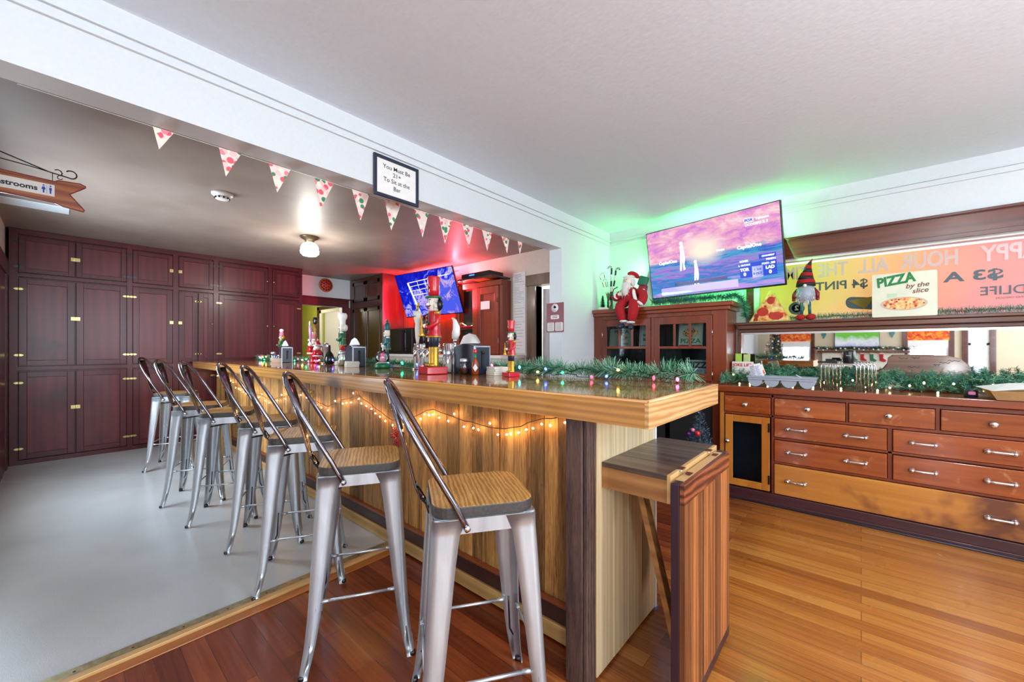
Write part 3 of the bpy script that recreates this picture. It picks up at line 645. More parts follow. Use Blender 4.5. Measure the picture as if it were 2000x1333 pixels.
# red poster on the jamb
po = thing('poster', 'dark red takeaway poster on the white wall end', 'poster', (-2.27, 3.235, 1.38))
MB(1).box(-2.372, -2.168, 3.230, 3.2345, 1.385, 1.675).build('sheet', M['dred'], po)
b = MB(1).lathe([(0, 0), (.042, 0), (.042, .001)], (-2.27, 3.2285, 1.625), 24, 0, Matrix.Rotation(PI/2, 4, 'X'))
for a, c, w, h in ((-2.27, 1.535, .10, .04), (-2.32, 1.44, .082, .085), (-2.22, 1.44, .09, .085)): b.prism(rrect(w, h, .012), lambda p, q, t: (a+p, 3.2295-t, c+q), 0, .001)
b.build('white_panels', M['paper'], po)
b = MB(2)
for z in (1.545, 1.53): b.box(-2.30, -2.24, 3.2275, 3.2283, z-.003, z+.003)
for x0 in (-2.352, -2.255):
    for k in range(8): b.box(x0, x0+.06, 3.2275, 3.2283, 1.475-k*.01, 1.478-k*.01)
b.prism([(-.02, 0), (0, .02), (.02, 0), (0, -.012)], lambda p, q, t: (-2.27+p, 3.2275+t, 1.63+q), 0, .0008); b.build('print', M['dred'], po)
# pizza clock
pc = thing('wall_clock', 'round pizza-shaped clock on the white wall above the hall opening', 'clock', (-7.09, 3.112, 2.348))
Rx = Matrix.Rotation(PI/2, 4, 'Y')
MB(1).lathe([(0, .0), (.118, .0), (.122, .008), (.115, .016), (0, .016)], (-7.098, 3.112, 2.345), 32, 0, Rx).build('crust', plain('crust', '#c87038', .5), pc)
MB(1).lathe([(0, .0), (.104, 0), (.104, .004), (0, .004)], (-7.083, 3.112, 2.345), 32, 0, Rx).build('face', plain('clock_face', '#d8503c', .4), pc)
b = MB(1)
for k in range(12):
    a = k*PI/6; b.lathe([(0, 0), (.014, 0), (.014, .003), (0, .003)], (-7.079, 3.112+.085*math.cos(a), 2.345+.085*math.sin(a)), 10, 0, Rx)
    if k % 2: b.lathe([(0, 0), (.014, 0), (.014, .003), (0, .003)], (-7.079, 3.112+.045*math.cos(a), 2.345+.045*math.sin(a)), 10, 0, Rx)
b.build('pepperoni', M['dred'], pc)
MB(1).cbox((-7.074, 3.122, 2.365), (.003, .005, .05), rx=-.5).cbox((-7.074, 3.09, 2.352), (.003, .005, .05), rx=1.2).build('hands', M['black'], pc)
# ================================================================ the bar
T = 1.067
bt = thing('worktop', 'long thick varnished cedar bar top', 'bar top', (-3.5, 1.5, .982))
b = MB(41)
n = 17
for k in range(n):
    y0 = 1.158+(1.90-1.158)*k/n; y1 = 1.158+(1.90-1.158)*(k+1)/n; xs = [-6.46]
    while xs[-1] < -.49: xs.append(min(-.482, xs[-1]+b.R.uniform(1.4, 2.6)) if xs[-1] < -2 else -.482)
    for a, c in zip(xs, xs[1:]): b.box(a, c, y0, y1, .985, T)
b.build('planks', M['bartop'], bt)
MB(42).box(-6.48, -.482, 1.146, 1.158, .982, T-.001).build('front_edge', M['fascia'], bt)
b = MB(43).box(-.482, -.470, 1.146, 1.90, .982, T-.001).build('end_edge', M['fascia_y'], bt)
# rounded nose along the edges
MB(44).tube([(-6.48, 1.150, T-.005), (-.474, 1.150, T-.005)], .0052, 10).build('nosing', M['fascia'], bt)
MB(44).tube([(-.474, 1.150, T-.005), (-.474, 1.9, T-.005)], .0052, 10).build('nosing', M['fascia_y'], bt)
bb = thing('bar_counter', 'rustic bar body clad in weathered upright boards', 'bar', (-3.5, 1.6, 0))
b = MB(45); x = -.822; k = 0
while x > -6.36:
    w = (.035 if k in (0, 1) else b.R.choice((.075, .09, .1, .115, .13))); b.box(x-w+.003, x, 1.393+b.R.uniform(0, .006), 1.412, .15, .981); x -= w; k += 1
XL = x
b.build('cladding', M['clad'], bb, bevel=.002, seg=1)
MB(46).box(XL, -.75, 1.413, 1.425, .009, .98).box(XL, -.76, 1.80, 1.84, .009, .98).box(XL, XL+.02, 1.42, 1.80, .009, .98).build('backing', M['post'], bb)
MB(47).box(XL, -.822, 1.372, 1.393, .078, .150).build('painted_rail', M['oldpaint'], bb, bevel=.002)
MB(47).box(XL, -.822, 1.366, 1.393, .150, .163).build('rail_cap', M['strip'], bb, bevel=.002)
MB(48).box(XL, -.822, 1.360, 1.392, .010, .078).build('toe_board', M['toe'], bb, bevel=.003)
MB(49).box(-.8206, -.748, 1.233, 1.30, .001, .981).box(-.748, -.728, 1.236, 1.298, .001, .981).build('corner_post', M['post'], bb, bevel=.006, seg=3)
MB(50).box(-.8206, -.75, 1.30, 1.412, .001, .981).build('filler_board', M['clad'], bb)
b = MB(51)
for k, (y0, y1) in enumerate(((1.302, 1.43), (1.433, 1.56), (1.563, 1.70), (1.703, 1.838))): b.box(-.748, -.727, y0, y1, .012, .981)
b.build('end_panel', M['pale'], bb, bevel=.003)
MB(52).box(-.752, -.722, 1.838, 1.856, .012, .981).build('end_trim', M['white'], bb, bevel=.002)
tag(MB(53).box(-.760, -.722, 1.83, 1.87, 0, .011).build('leveling_foot', plain('blue_foot', '#5a74a8', .5), bb), None, None)
# fold-down shelf
fs = thing('folding_shelf', 'dark stained fold-down side shelf hinged on the end of the bar', 'shelf', (-.6, 1.6, .8))
b = MB(54)
for k in range(4): b.box(-.726+.0, -.486, 1.335+k*.14, 1.335+(k+1)*.14-.001, .782, .80)
b.build('shelf_top', M['walnut'], fs, bevel=.002)
for y in (1.335, 1.877): MB(55).box(-.700, -.486, y, y+.018, .705, .782).build('apron', M['orangew'], fs, bevel=.002)
MB(55).box(-.726, -.700, 1.335, 1.895, .705, .782).build('wall_cleat', M['orangew'], fs, bevel=.002)
MB(56).box(-.486, -.474, 1.335, 1.895, .705, .80).build('edge_strip', M['oak'], fs, bevel=.001)
b = MB(57); b.box(-.466, -.4375, 1.312, 1.356, .012, .785, 0); b.box(-.466, -.4375, 1.836, 1.88, .012, .785, 0)
lf = b.build('leaf_stiles', M['purplew'], fs, bevel=.004)
MB(58).box(-.4375, -.421, 1.312, 1.88, .72, .785).build('leaf_top_rail', M['cedarx'], fs, bevel=.002)
MB(58).box(-.4375, -.421, 1.312, 1.88, .012, .05).build('leaf_bottom_rail', M['purplew'], fs, bevel=.002)
MB(59).box(-.466, -.4375, 1.356, 1.836, .775, .785).build('leaf_edge', M['oak'], fs)
b = MB(60); y = 1.312; k = 0
while y < 1.88:
    w = min(b.R.choice((.012, .02, .03, .04, .05)), 1.88-y); b.box(-.4375, -.4215, y, y+w-.0008, .05, .72); y += w
b.box(-.463, -.4376, 1.356, 1.836, .03, .775)
b.build('leaf_slats', M['cedar'], fs)
for y in (1.44, 1.77):
    MB(61).box(-.484, -.464, y-.022, y+.022, .8003, .8025).box(-.464, -.440, y-.022, y+.022, .7853, .788).tube([(-.470, y-.02, .797), (-.470, y+.02, .797)], .0035).build('hinge', M['chrome'], fs)
ang = math.atan2(.15, .60)
MB(62).cbox((-.555, 1.46, .40), (.022, .045, .66), ry=-ang).build('brace', M['orangew'], fs, bevel=.002)
# ================================================================ bar stools
SW = .155
def make_stool():
    r = thing('bar_stool', 'x', 'bar stool', (0, 0, 0), 'metal bar stools along the bar', local=True)
    b = MB(70); b.prism(rrect(.31, .31, .055, 6), lambda a, c, t: (a, c, t), .728, .762, 0, 1, .3); b.build('seat', [M['seatw'], M['seate']], r, bevel=.004)
    b = MB(71); o = rrect(.314, .314, .058, 6); i = rrect(.306, .306, .054, 6); n = len(o)
    vs = [(p[0], p[1], .684) for p in o]+[(p[0], p[1], .727) for p in o]+[(p[0], p[1], .684) for p in i]+[(p[0], p[1], .727) for p in i]
    fs_ = []
    for k in range(n):
        q = (k+1) % n; fs_ += [(k, q, n+q, n+k), (2*n+k, 3*n+k, 3*n+q, 2*n+q), (k, 2*n+k, 2*n+q, q), (n+k, n+q, 3*n+q, 3*n+k)]
    b.add(vs, fs_, 0, .5, False); b.box(-.15, .15, -.15, .15, .7245, .7275)
    b.build('seat_frame', M['steel'], r)
    # legs: a folded corner channel that tapers and kicks out at the foot
    def leg(sx, sy):
        b = MB(72); zs = [.725, .68, .60, .45, .30, .20, .12, .06, .02, .0]
        wd = [.098, .080, .073, .064, .054, .047, .041, .036, .033, .031]
        cx = [.157, .158, .163, .171, .179, .185, .192, .200, .207, .209]
        rows_ = []
        for z, w, c in zip(zs, wd, cx):
            rr = .022 if z > .05 else .016; out = []
            out.append((c-w, c)); out.append((c-w*.55, c))
            for k in range(5):
                a = PI/2*(1-k/4); out.append((c-rr+rr*math.cos(a), c-rr+rr*math.sin(a)))
            out.append((c, c-w*.55)); out.append((c, c-w))
            inn = [(p[0]-.0035 if p[0] > c-w+.001 else p[0], p[1]-.0035 if p[1] > c-w+.001 else p[1]) for p in out]
            rows_.append([(p[0]*sx, p[1]*sy, z) for p in out+inn[::-1]])
        n = len(rows_[0]); vs = [p for rw in rows_ for p in rw]; fs_ = []
        for i in range(len(zs)-1):
            for k in range(n): fs_.append((i*n+k, i*n+(k+1) % n, (i+1)*n+(k+1) % n, (i+1)*n+k))
        fs_ += [tuple(range(n)), tuple((len(zs)-1)*n+k for k in range(n))[::-1]]
        if sx*sy < 0: fs_ = [f[::-1] for f in fs_]
        b.add(vs, fs_, 0, .5, True); lg = b.build('leg', M['steel'], r)
        for p in lg.data.polygons: p.use_smooth = True
        MB(73).lathe([(.011, .0005), (.0135, .003), (.0135, .014), (.010, .018)], (.198*sx, .198*sy, 0), 10).build('foot_cap', M['dsteel'], lg)
        MB(74).tube([(.190*sx, .174*sy, .11), (.1845*sx, .160*sy, .14), (.1795*sx, .154*sy, .24), (.177*sx, .152*sy, .27)], .0035, 6).build('embossed_rib', M['dsteel'], lg)
    for sx in (-1, 1):
        for sy in (-1, 1): leg(sx, sy)
    q = .174
    for k, (ax, s, z) in enumerate((('x', 1, .262), ('x', -1, .262), ('y', 1, .262), ('y', -1, .262))):
        e = .135; P = [(-e, s*q), (-e+.03, s*q), (e-.03, s*q), (e, s*q)]
        P = [(p[0], p[1], z) if ax == 'x' else (p[1], p[0], z) for p in P]
        MB(75).tube(P[1:3], .0055, 8).tube(P[:2], [.009, .006], 8).tube(P[2:], [.006, .009], 8).build('foot_rail', M['steel'], r)
    MB(76).tube([(-.145, -.145, .655), (0, 0, .668), (.145, .145, .655)], .005, 6).tube([(-.145, .145, .655), (0, 0, .662), (.145, -.145, .655)], .005, 6).build('cross_brace', M['dsteel'], r)
    half = [(.163, -.055, .695), (.166, -.075, .735), (.165, -.095, .775), (.160, -.155, .88), (.151, -.205, .97), (.133, -.240, 1.035), (.103, -.265, 1.083), (.062, -.280, 1.110), (.025, -.286, 1.119)]
    path = half+[(-p[0], p[1], p[2]) for p in half[::-1]]
    MB(77).tube(path, .0095, 10).build('back_hoop', M['tube'], r)
    b = MB(78); pr = [(-.158, .700, .026), (-.166, .728, .026), (-.186, .748, .026), (-.200, .79, .030), (-.216, .86, .038), (-.235, .94, .052), (-.256, 1.02, .066), (-.278, 1.095, .068)]
    vs = []; 
    for y, z, w in pr:
        for k in range(5):
            t = (k-2)/2; vs.append((t*w, y-.012*(1-t*t)*(w/.06), z))
    fs_ = [(i*5+k, i*5+k+1, (i+1)*5+k+1, (i+1)*5+k) for i in range(len(pr)-1) for k in range(4)]
    b.add(vs, fs_, 0, .5, True); sp = b.build('back_splat', M['tube'], r); so = sp.modifiers.new('thickness', 'SOLIDIFY'); so.thickness = .003
    MB(79).tube([(-p*.0+x, y, z) for x, y, z in [(.034*0-.027, -.166, .73), (-.031, -.200, .79), (-.053, -.235, .94), (-.068, -.26, 1.03)] for p in (1,)], .003, 6).tube([(.027, -.166, .73), (.031, -.200, .79), (.053, -.235, .94), (.068, -.26, 1.03)], .003, 6).build('splat_edge', M['tube'], r)
    for s in (-1, 1): MB(80).ball((s*.172, -.058, .704), (.006, .009, .009), 10).build('bolt', M['chrome'], r)
    MB(81).ball((0, -.176, .742), (.009, .006, .009), 8).build('bolt', M['chrome'], r)
    return r
st0 = make_stool()
labs = ['nearest bar stool, standing at the right end of the row', 'second nearest bar stool, left of the closest one', 'third bar stool from the front, its feet on the grey floor by the brass strip', 'bar stool in the middle of the row, fourth from the front', 'fifth bar stool from the front, before the red snowflake far along the bar', 'second farthest bar stool, next to the one by the cupboard', 'farthest bar stool, dark-backed and nearest to the maroon cupboard']
for i, (x, y, ph) in enumerate(((-.958, .917, 56.2), (-1.62, .862, 59.8), (-2.286, .89, 63.1), (-2.897, .924, 61.6), (-3.521, .841, 64.2), (-4.1, .783, 64.1), (-5.381, .816, 65.4))):
    o = st0 if i == 0 else copy_tree(st0)
    o.location = (x, y, 0 if x > -2.05 else .009); o.rotation_euler = (0, 0, math.radians(ph-90)); o['label'] = labs[i]
# ================================================================ drawer counter (sideboard)
sb = thing('sideboard', 'long red-brown built-in sideboard with rows of drawers and glass pulls', 'sideboard', (.2, 3.9, 0))
b = MB(90)
for x0, x1, z0, z1 in ((-.895, 1.2, .86, .868), (-.895, 1.2, .838, .868), (-.895, -.862, .09, .86), (-.53, -.514, .09, .86), (-.862, 1.2, .683, .702), (-.514, .82, .516, .532), (-.514, .82, .328, .344), (.81, .83, .09, .86), (1.17, 1.2, .09, .86), (-.082, -.069, .70, .84), (.356, .376, .70, .84), (.133, .156, .344, .69)):
    b.box(x0, x1, 3.69, 3.712, z0, z1)
b.box(-.893, -.875, 3.712, 3.857, .09, .868); b.box(-.883, -.87, 3.857, 4.19, .09, .868); b.box(1.18, 1.2, 3.71, 4.19, .09, .868); b.box(-.5, .8, 3.73, 3.74, .1, .85); b.box(-.525, -.51, 3.712, 4.18, .09, .86); b.box(-.87, 1.19, 4.16, 4.19, .09, .86)
b.build('carcass', M['redwz'], sb, bevel=.002)
MB(91).box(-.897, -.868, 3.686, 3.70, .092, .858).build('left_stile', M['amber'], sb, bevel=.002)
MB(92).box(-.935, 1.24, 3.655, 3.858, .868, .918, tone=.5).box(-.883, 1.24, 3.858, 4.20, .868, .918, tone=.5).build('countertop', M['redw'], sb, bevel=.006, seg=3)
MB(93).box(-.895, 1.2, 3.668, 3.70, .012, .09).box(-.895, 1.2, 3.655, 3.668, .0, .03).build('plinth', M['darktoe'], sb, bevel=.004)
MB(93).tube([(-.9, 3.648, .007), (1.2, 3.648, .007)], .006, 8).build('floor_cable', M['navy'], sb)
def drawer(x0, x1, z0, z1, kind, mat, px):
    g = .003; b = MB(int(abs(x0)*100+z0*77)); b.box(x0+g, x1-g, 3.678, 3.70, z0+g, z1-g)
    d = b.build('drawer', mat, sb, bevel=.004, seg=3); ORG[d.name] = ORG[sb.name]; zc = (z0+z1)/2
    for p in px:
        if kind == 'knob':
            MB(1).lathe([(.0, .0), (.016, .0), (.017, .003), (.008, .006), (.007, .016), (.017, .02), (.019, .027), (.013, .033), (0, .034)], (p, 3.678, zc), 16, 0, Matrix.Rotation(PI/2, 4, 'X')).build('knob', M['chrome'], d)
        else:
            m = MB(1); w = .052
            for s in (-1, 1): m.lathe([(0, 0), (.016, 0), (.017, .004), (.009, .008), (.009, .022), (0, .026)], (p+s*w, 3.678, zc+.0), 12, 0, Matrix.Rotation(PI/2, 4, 'X')); m.ball((p+s*w, 3.655, zc), .0135, 10)
            m.tube([(p-w-.012, 3.655, zc), (p-w*.5, 3.653, zc), (p, 3.652, zc), (p+w*.5, 3.653, zc), (p+w+.012, 3.655, zc)], .0085, 8); m.build('pull', M['chrome'], d)
drawer(-.862, -.532, .702, .838, 'knob', M['drawer'], [-.707])
drawer(-.512, -.082, .702, .838, 'knob', M['drawer'], [-.301])
drawer(-.069, .356, .702, .838, 'knob', M['drawer'], [.137])
drawer(.376, .808, .702, .838, 'knob', M['drawer'], [.592])
drawer(-.512, .133, .532, .683, 'pull', M['drawer'], [-.37, -.03])
drawer(.156, .808, .532, .683, 'pull', M['drawer'], [.30, .62])
drawer(-.512, .133, .344, .514, 'pull', M['drawer'], [-.37, -.03])
drawer(.156, .808, .344, .514, 'pull', M['drawer'], [.30, .62])
drawer(-.512, .808, .092, .327, 'pull', M['drawer2'], [-.37, .62])
drawer(.832, 1.168, .702, .838, 'knob', M['drawer'], [1.0])
def gdoor(x0, x1, z0, z1, kx, hx):
    b = MB(95); w = .055
    b.box(x0, x0+w, 3.680, 3.70, z0, z1); b.box(x1-w, x1, 3.680, 3.70, z0, z1); b.box(x0+w, x1-w, 3.680, 3.70, z0, z0+w); b.box(x0+w, x1-w, 3.680, 3.70, z1-w, z1)
    d = b.build('door', M['amber'], sb, bevel=.003); ORG[d.name] = ORG[sb.name]
    MB(1).box(x0+w, x1-w, 3.689, 3.691, z0+w, z1-w).build('glass_pane', M['dglass'], d)
    MB(1).lathe([(0, 0), (.014, 0), (.007, .006), (.007, .014), (.016, .018), (.017, .026), (0, .03)], (kx, 3.68, .46), 14, 0, Matrix.Rotation(PI/2, 4, 'X')).build('knob', M['chrome'], d)
    for z in (.19, .60): MB(1).box(hx-.005, hx+.005, 3.674, 3.681, z-.035, z+.035).build('hinge', M['black'], d)
gdoor(-.855, -.54, .10, .678, -.835, -.545); gdoor(.835, 1.165, .10, .678, 1.145, .84)
MB(96).box(-.862, -.53, 3.72, 3.722, .1, .11).box(-.862, -.53, 3.9, 3.93, .1, .69).build('dark_interior', M['navy'], sb)
# ================================================================ glass-door cabinet
gc = thing('display_cabinet', 'red-brown corner cabinet with two glazed doors under the television', 'display cabinet', (-1.5, 4.0, 0))
b = MB(97)
b.box(-2.19, -2.085, 3.86, 3.885, .0, 1.567); b.box(-1.0, -.885, 3.86, 3.885, .0, 1.567); b.box(-2.085, -1.0, 3.86, 3.885, 1.528, 1.567); b.box(-1.562, -1.522, 3.861, 3.885, .9, 1.53)
b.box(-2.085, -1.0, 3.86, 3.885, .87, .93); b.box(-.905, -.885, 3.885, 4.22, 0, 1.567); b.box(-2.19, -2.175, 3.885, 4.22, 0, 1.567); b.box(-2.18, -.89, 3.885, 4.22, 1.545, 1.567)
b.box(-2.17, -.91, 3.905, 4.2, 1.222, 1.24); b.box(-2.17, -.91, 3.905, 4.2, .88, .90)
b.build('carcass', M['redwz'], gc, bevel=.003)
MB(98).box(-2.192, -.855, 3.835, 4.222, 1.567, 1.60).box(-2.193, -.827, 3.815, 4.222, 1.60, 1.639).build('cornice', M['redw'], gc, bevel=.006, seg=3)
b = MB(99)
for k in range(16): b.box(-2.17+k*.079, -2.17+(k+1)*.079-.003, 4.205, 4.218, .0, 1.54)
b.build('back_boards', wood('dark_beadboard', '#10141a', '#1d2530', 'Z', .5, .1), gc)
MB(99).box(-2.08, -1.4, 3.93, 3.94, .02, .86).box(-1.45, -1.0, 3.93, 3.94, .02, .86).build('lower_doors', M['blackm'], gc, bevel=.003)  # black sheets paint the darkness of the open recess below
def cdoor(x0, x1, z0, z1, hx):
    b = MB(100); w = .048; y0, y1 = 3.848, 3.866
    b.box(x0, x0+w, y0, y1, z0, z1); b.box(x1-w, x1, y0, y1, z0, z1); b.box(x0+w, x1-w, y0, y1, z0, z0+.06); b.box(x0+w, x1-w, y0, y1, z1-.07, z1)
    b.box(x0+w, x1-w, y0+.002, y1, 1.222, 1.246); iw = (x1-x0-2*w)
    for k in (1, 2): b.box(x0+w+iw*k/3-.011, x0+w+iw*k/3+.011, y0+.002, y1, 1.246, z1-.07)
    d = b.build('door', M['redwz'], gc, bevel=.002); ORG[d.name] = ORG[gc.name]
    MB(1).box(x0+w, x1-w, 3.857, 3.859, z0+.06, z1-.07).build('glass_pane', M['dglass'], d)
    for z in (1.37, .99): MB(1).tube([(hx, 3.846, z-.025), (hx, 3.846, z+.025)], .005, 6).build('hinge', M['chrome'], d)
cdoor(-2.083, -1.563, .932, 1.526, -2.086); cdoor(-1.521, -1.002, .932, 1.526, -.999)
def sign(name, lab, x, y, z, w, h, tilt, mat, texts, extra=None, r=.01, cat='sign', rz=0, grp=None):
    """flat tin or card standing at (x,y,z) bottom centre, leaning back by tilt"""
    t = thing(name, lab, cat, (x, y, z), grp, local=True); t.rotation_euler = (-tilt, 0, rz)
    MB(1).prism(rrect(w, h, r), lambda a, c, q: (a, q, c+h/2), 0, .003).build('panel', mat, t)
    for s, sz, tx, tz, m, bo, sx in texts: letters(s, sz, M[m], t, (tx, -.0012, tz), (1, 0, 0), (0, 0, 1), .0006, bo, sx=sx)
    if extra: extra(t)
    return t
def pizza_pic(x, z, a, c, m='pizza2'):
    def f(t):
        MB(1).prism([(a*math.cos(k*PI/12), c*math.sin(k*PI/12)) for k in range(24)], lambda p, q, s: (x+p, -.0022+s, z+q), 0, .0012).build('crust_print', M['beigep'], t)
        MB(1).prism([(a*.88*math.cos(k*PI/12), c*.85*math.sin(k*PI/12)) for k in range(24)], lambda p, q, s: (x+p, -.0032+s, z+q), 0, .0012).build('pizza_print', M[m], t)
    return f
sign('tin_sign', 'cream pizza sign with a pizza on a paddle, left in the glazed cabinet', -1.95, 4.0, 1.241, .27, .20, .12, M['cream'], [('PIZZA', .05, 0, .165, 'inkg', .001, 1.2), ('NY', .035, .06, .03, 'ink', .001, 1)], pizza_pic(.02, .10, .06, .02))
def bord(w, h, m):
    def f(t):
        b = MB(1)
        for x0, x1, z0, z1 in ((-w/2, w/2, .012, .016), (-w/2, w/2, h-.016, h-.012), (-w/2, -w/2+.004, .012, h-.012), (w/2-.004, w/2, .012, h-.012)): b.box(x0, x1, -.002, .0, z0, z1)
        b.build('border_print', M[m], t)
    return f
sign('tin_sign', 'white bordered sign behind the middle of the cabinet doors', -1.66, 4.0, 1.241, .17, .24, .12, M['paper'], [('A', .06, .02, .19, 'ink', .001, 1), ('WE H', .038, -.01, .12, 'ink', .001, .8), ('BEST', .038, -.01, .075, 'ink', .001, .9), ('N', .03, .02, .035, 'ink', .001, 1)], bord(.15, .24, 'ink'))
sign('tin_sign', 'cream pizza sign with red check edge, upper right in the cabinet', -1.235, 4.0, 1.241, .22, .235, .12, M['cream'], [('FRESH & TASTY', .022, 0, .215, 'ink', 0, 1), ('PIZZA', .062, 0, .055, 'inkg', .001, 1.1)], lambda t: (pizza_pic(0, .135, .075, .05)(t), MB(1).box(-.105, .105, -.0015, 0, .006, .018).build('check_edge', M['red'], t)))
def realp(t):
    bord(.29, .215, 'ink')(t)
    MB(1).lathe([(0, 0), (.012, 0), (.012, .001)], (.045, -.0015, .10), 12, 0, Matrix.Rotation(PI/2, 4, 'X')).build('tomato_print', M['inkr'], t)
    MB(1).tube([(.10+.03*math.cos(k)*(.3+k*.06), -.0015, .09+.045*math.sin(k)*(.3+k*.06)) for k in range(10)], .0012, 4).build('chef_drawing', M['ink'], t)
sign('tin_sign', 'grey-white pizza made with real tomatoes sign, low in the cabinet', -1.115, 3.95, .902, .31, .215, .10, plain('grey_tin', '#c9c9cc', .4), [('PIZZA', .075, -.02, .165, 'ink', .003, 1.1), ('Made with', .028, -.06, .115, 'ink', 0, 1), ('REAL', .03, -.03, .085, 'ink', 0, 1), ('tomatoes', .026, -.04, .05, 'ink', 0, 1)], realp)
# ================================================================ televisions and their LED glow
def tv(lab, c, w, yaw, pitch, roll, scr, logo):
    t = thing('television', lab, 'television', c, local=True)
    Mz = Matrix.Rotation(math.radians(yaw), 4, 'Z') @ Matrix.Rotation(math.radians(pitch), 4, 'X') @ Matrix.Rotation(math.radians(roll), 4, 'Y')
    t.rotation_euler = Mz.to_euler(); h = w*.565
    MB(1).box(-w/2, w/2, .0, .03, -h/2, h/2).box(-w*.3, w*.3, .03, .07, -h*.3, h*.25).build('housing', M['black'], t, bevel=.003)
    MB(1).quad((-w/2+.008, -.0015, -h/2+.016), (w/2-.008, -.0015, -h/2+.016), (w/2-.008, -.0015, h/2-.008), (-w/2+.008, -.0015, h/2-.008)).build('screen', scr, t)
    b = MB(1); b.cbox((0, .10, 0), (.2, .06, .2)); b.cbox((0, .12, 0), (.05, .1, .05)); b.build('mount', M['blackm'], t)
    return t, w, h
def scr1():
    t = NT('beach_broadcast'); v = t.coord((1, 1, 1)); sp = t.n('ShaderNodeSeparateXYZ'); t.l(v, sp.inputs[0])
    n = t.noise(t.coord((1, 1, 2.2)), 4.5, 8, .72, .4); n2 = t.noise(t.coord((1, 1, 9)), 3, 6, .7, .6)
    z = t.math('ADD', sp.outputs[2], t.math('MULTIPLY', sp.outputs[0], -.02))
    sky = t.ramp(n, [(.28, L('#8f5fc8')), (.42, L('#d98ad0')), (.53, L('#f0b0c8')), (.63, L('#f6d8e4')), (.72, L('#e8a890'))])
    s = t.math('ADD', t.math('MULTIPLY', z, 1.3), t.math('MULTIPLY', n2, .9))
    sea = t.ramp(s, [(.0, L('#c49ae8')), (.12, L('#4a9ad8')), (.22, L('#3a7ac8')), (.32, L('#a880d8')), (.40, L('#48a8d0')), (.50, L('#3c60c8')), (.6, L('#5a58d0'))])
    m = t.ramp(t.math('ADD', t.math('MULTIPLY', z, 6), t.math('MULTIPLY', n2, .8)), [(.42, (0, 0, 0)), (.62, (1, 1, 1))])
    col = t.mix(sea, sky, m)
    g = t.n('ShaderNodeTexGradient', gradient_type='SPHERICAL'); t.l(t.coord((4, 0, 5.5), loc=(.15, 0, -.4)), g.inputs[0])
    col = t.mix(col, L('#fff0dc'), t.ramp(g.outputs['Fac'], [(.1, (0, 0, 0)), (.7, (1, 1, 1))]))
    t.l(col, t.b.inputs['Emission Color']); t.b.inputs['Emission Strength'].default_value = .5
    return t.fin(L('#050508'), .4, spec=.08)
def scr2():
    t = NT('concert_broadcast'); v = t.coord((1, 1, 1)); n = t.noise(v, 5, 5, .65, 1.2); n2 = t.noise(t.coord((9, 1, 1.5)), 5, 4, .7)
    sp = t.n('ShaderNodeSeparateXYZ'); t.l(v, sp.inputs[0])
    s = t.math('ADD', t.math('MULTIPLY', sp.outputs[0], .35), t.math('MULTIPLY', n, 1.5)); s = t.math('SUBTRACT', s, t.math('ADD', t.math('MULTIPLY', sp.outputs[2], .5), .28))
    col = t.ramp(s, [(.25, L('#0a12b0')), (.38, L('#1a2ce0')), (.44, L('#6a70e8')), (.50, L('#c8c0f4')), (.57, L('#b890e0')), (.66, L('#4a5ce8'))])
    col = t.mix(col, L('#b8d0ff'), t.ramp(n2, [(.66, (0, 0, 0)), (.78, (.8, .8, .8))]))
    t.l(col, t.b.inputs['Emission Color']); t.b.inputs['Emission Strength'].default_value = .5
    return t.fin(L('#050508'), .4, spec=.08)
tv1, w, h = tv('large television above the glazed cabinet, showing a pink and blue baseball broadcast', (-1.090, 4.045, 2.093), 1.232, -9.7, 10.5, -.3, scr1(), '')
wt = glow('screen_white', '#f2f2ff', .42); bl = glow('screen_blue', '#1c3cb0', .35); gy = glow('screen_grey', '#c8ccd8', .36); lav = glow('screen_lavender', '#b8a8e8', .36); dk = glow('screen_slate', '#4a4a7a', .2)
def S(s, sz, x, z, m=wt, bo=.001): letters(s, sz, m, tv1, (x, -.0045, z), (1, 0, 0), (0, 0, 1), .0003, bo, name='screen_text')
def Q(x0, x1, z0, z1, m, nm='score_panel', y=-.0025): MB(1).box(x0, x1, y-.0006, y, z0, z1).build(nm, m, tv1)
S('CapitalOne', .042, -.40, .012, bo=.0015); S('CapitalOne', .042, .36, .025, bo=.0015); S('tampa', .03, .12, .04)
Q(.335, .41, .225, .262, wt); S('FOX', .032, .372, .243, bl, .002); S('Toronto', .03, .475, .243); S('DODGERS 2, 3', .028, .43, .205)
Q(.27, .56, -.245, -.12, bl); Q(.37, .455, -.25, -.155, gy); Q(.43, .56, -.10, -.062, bl)
S('CHANGEUP', .018, .50, -.08); S('99MPH', .024, .52, -.112); S('POST: .283', .022, .50, -.145, wt); S('ROKER', .022, .31, -.10); S('S. OHTANI', .02, .31, -.135)
S('TOR', .035, .31, -.175, wt, .002); S('0', .04, .31, -.215, wt, .002); S('LAD', .035, .51, -.18, wt, .002); S('0', .04, .51, -.22, wt, .002); S('1  2-0', .024, .413, -.185, bl); S('0 OUT', .024, .413, -.22, bl)
Q(-.35, .16, -.235, -.205, dk, 'screen_band'); Q(-.5, .25, -.315, -.245, lav, 'screen_band')
b = MB(5)
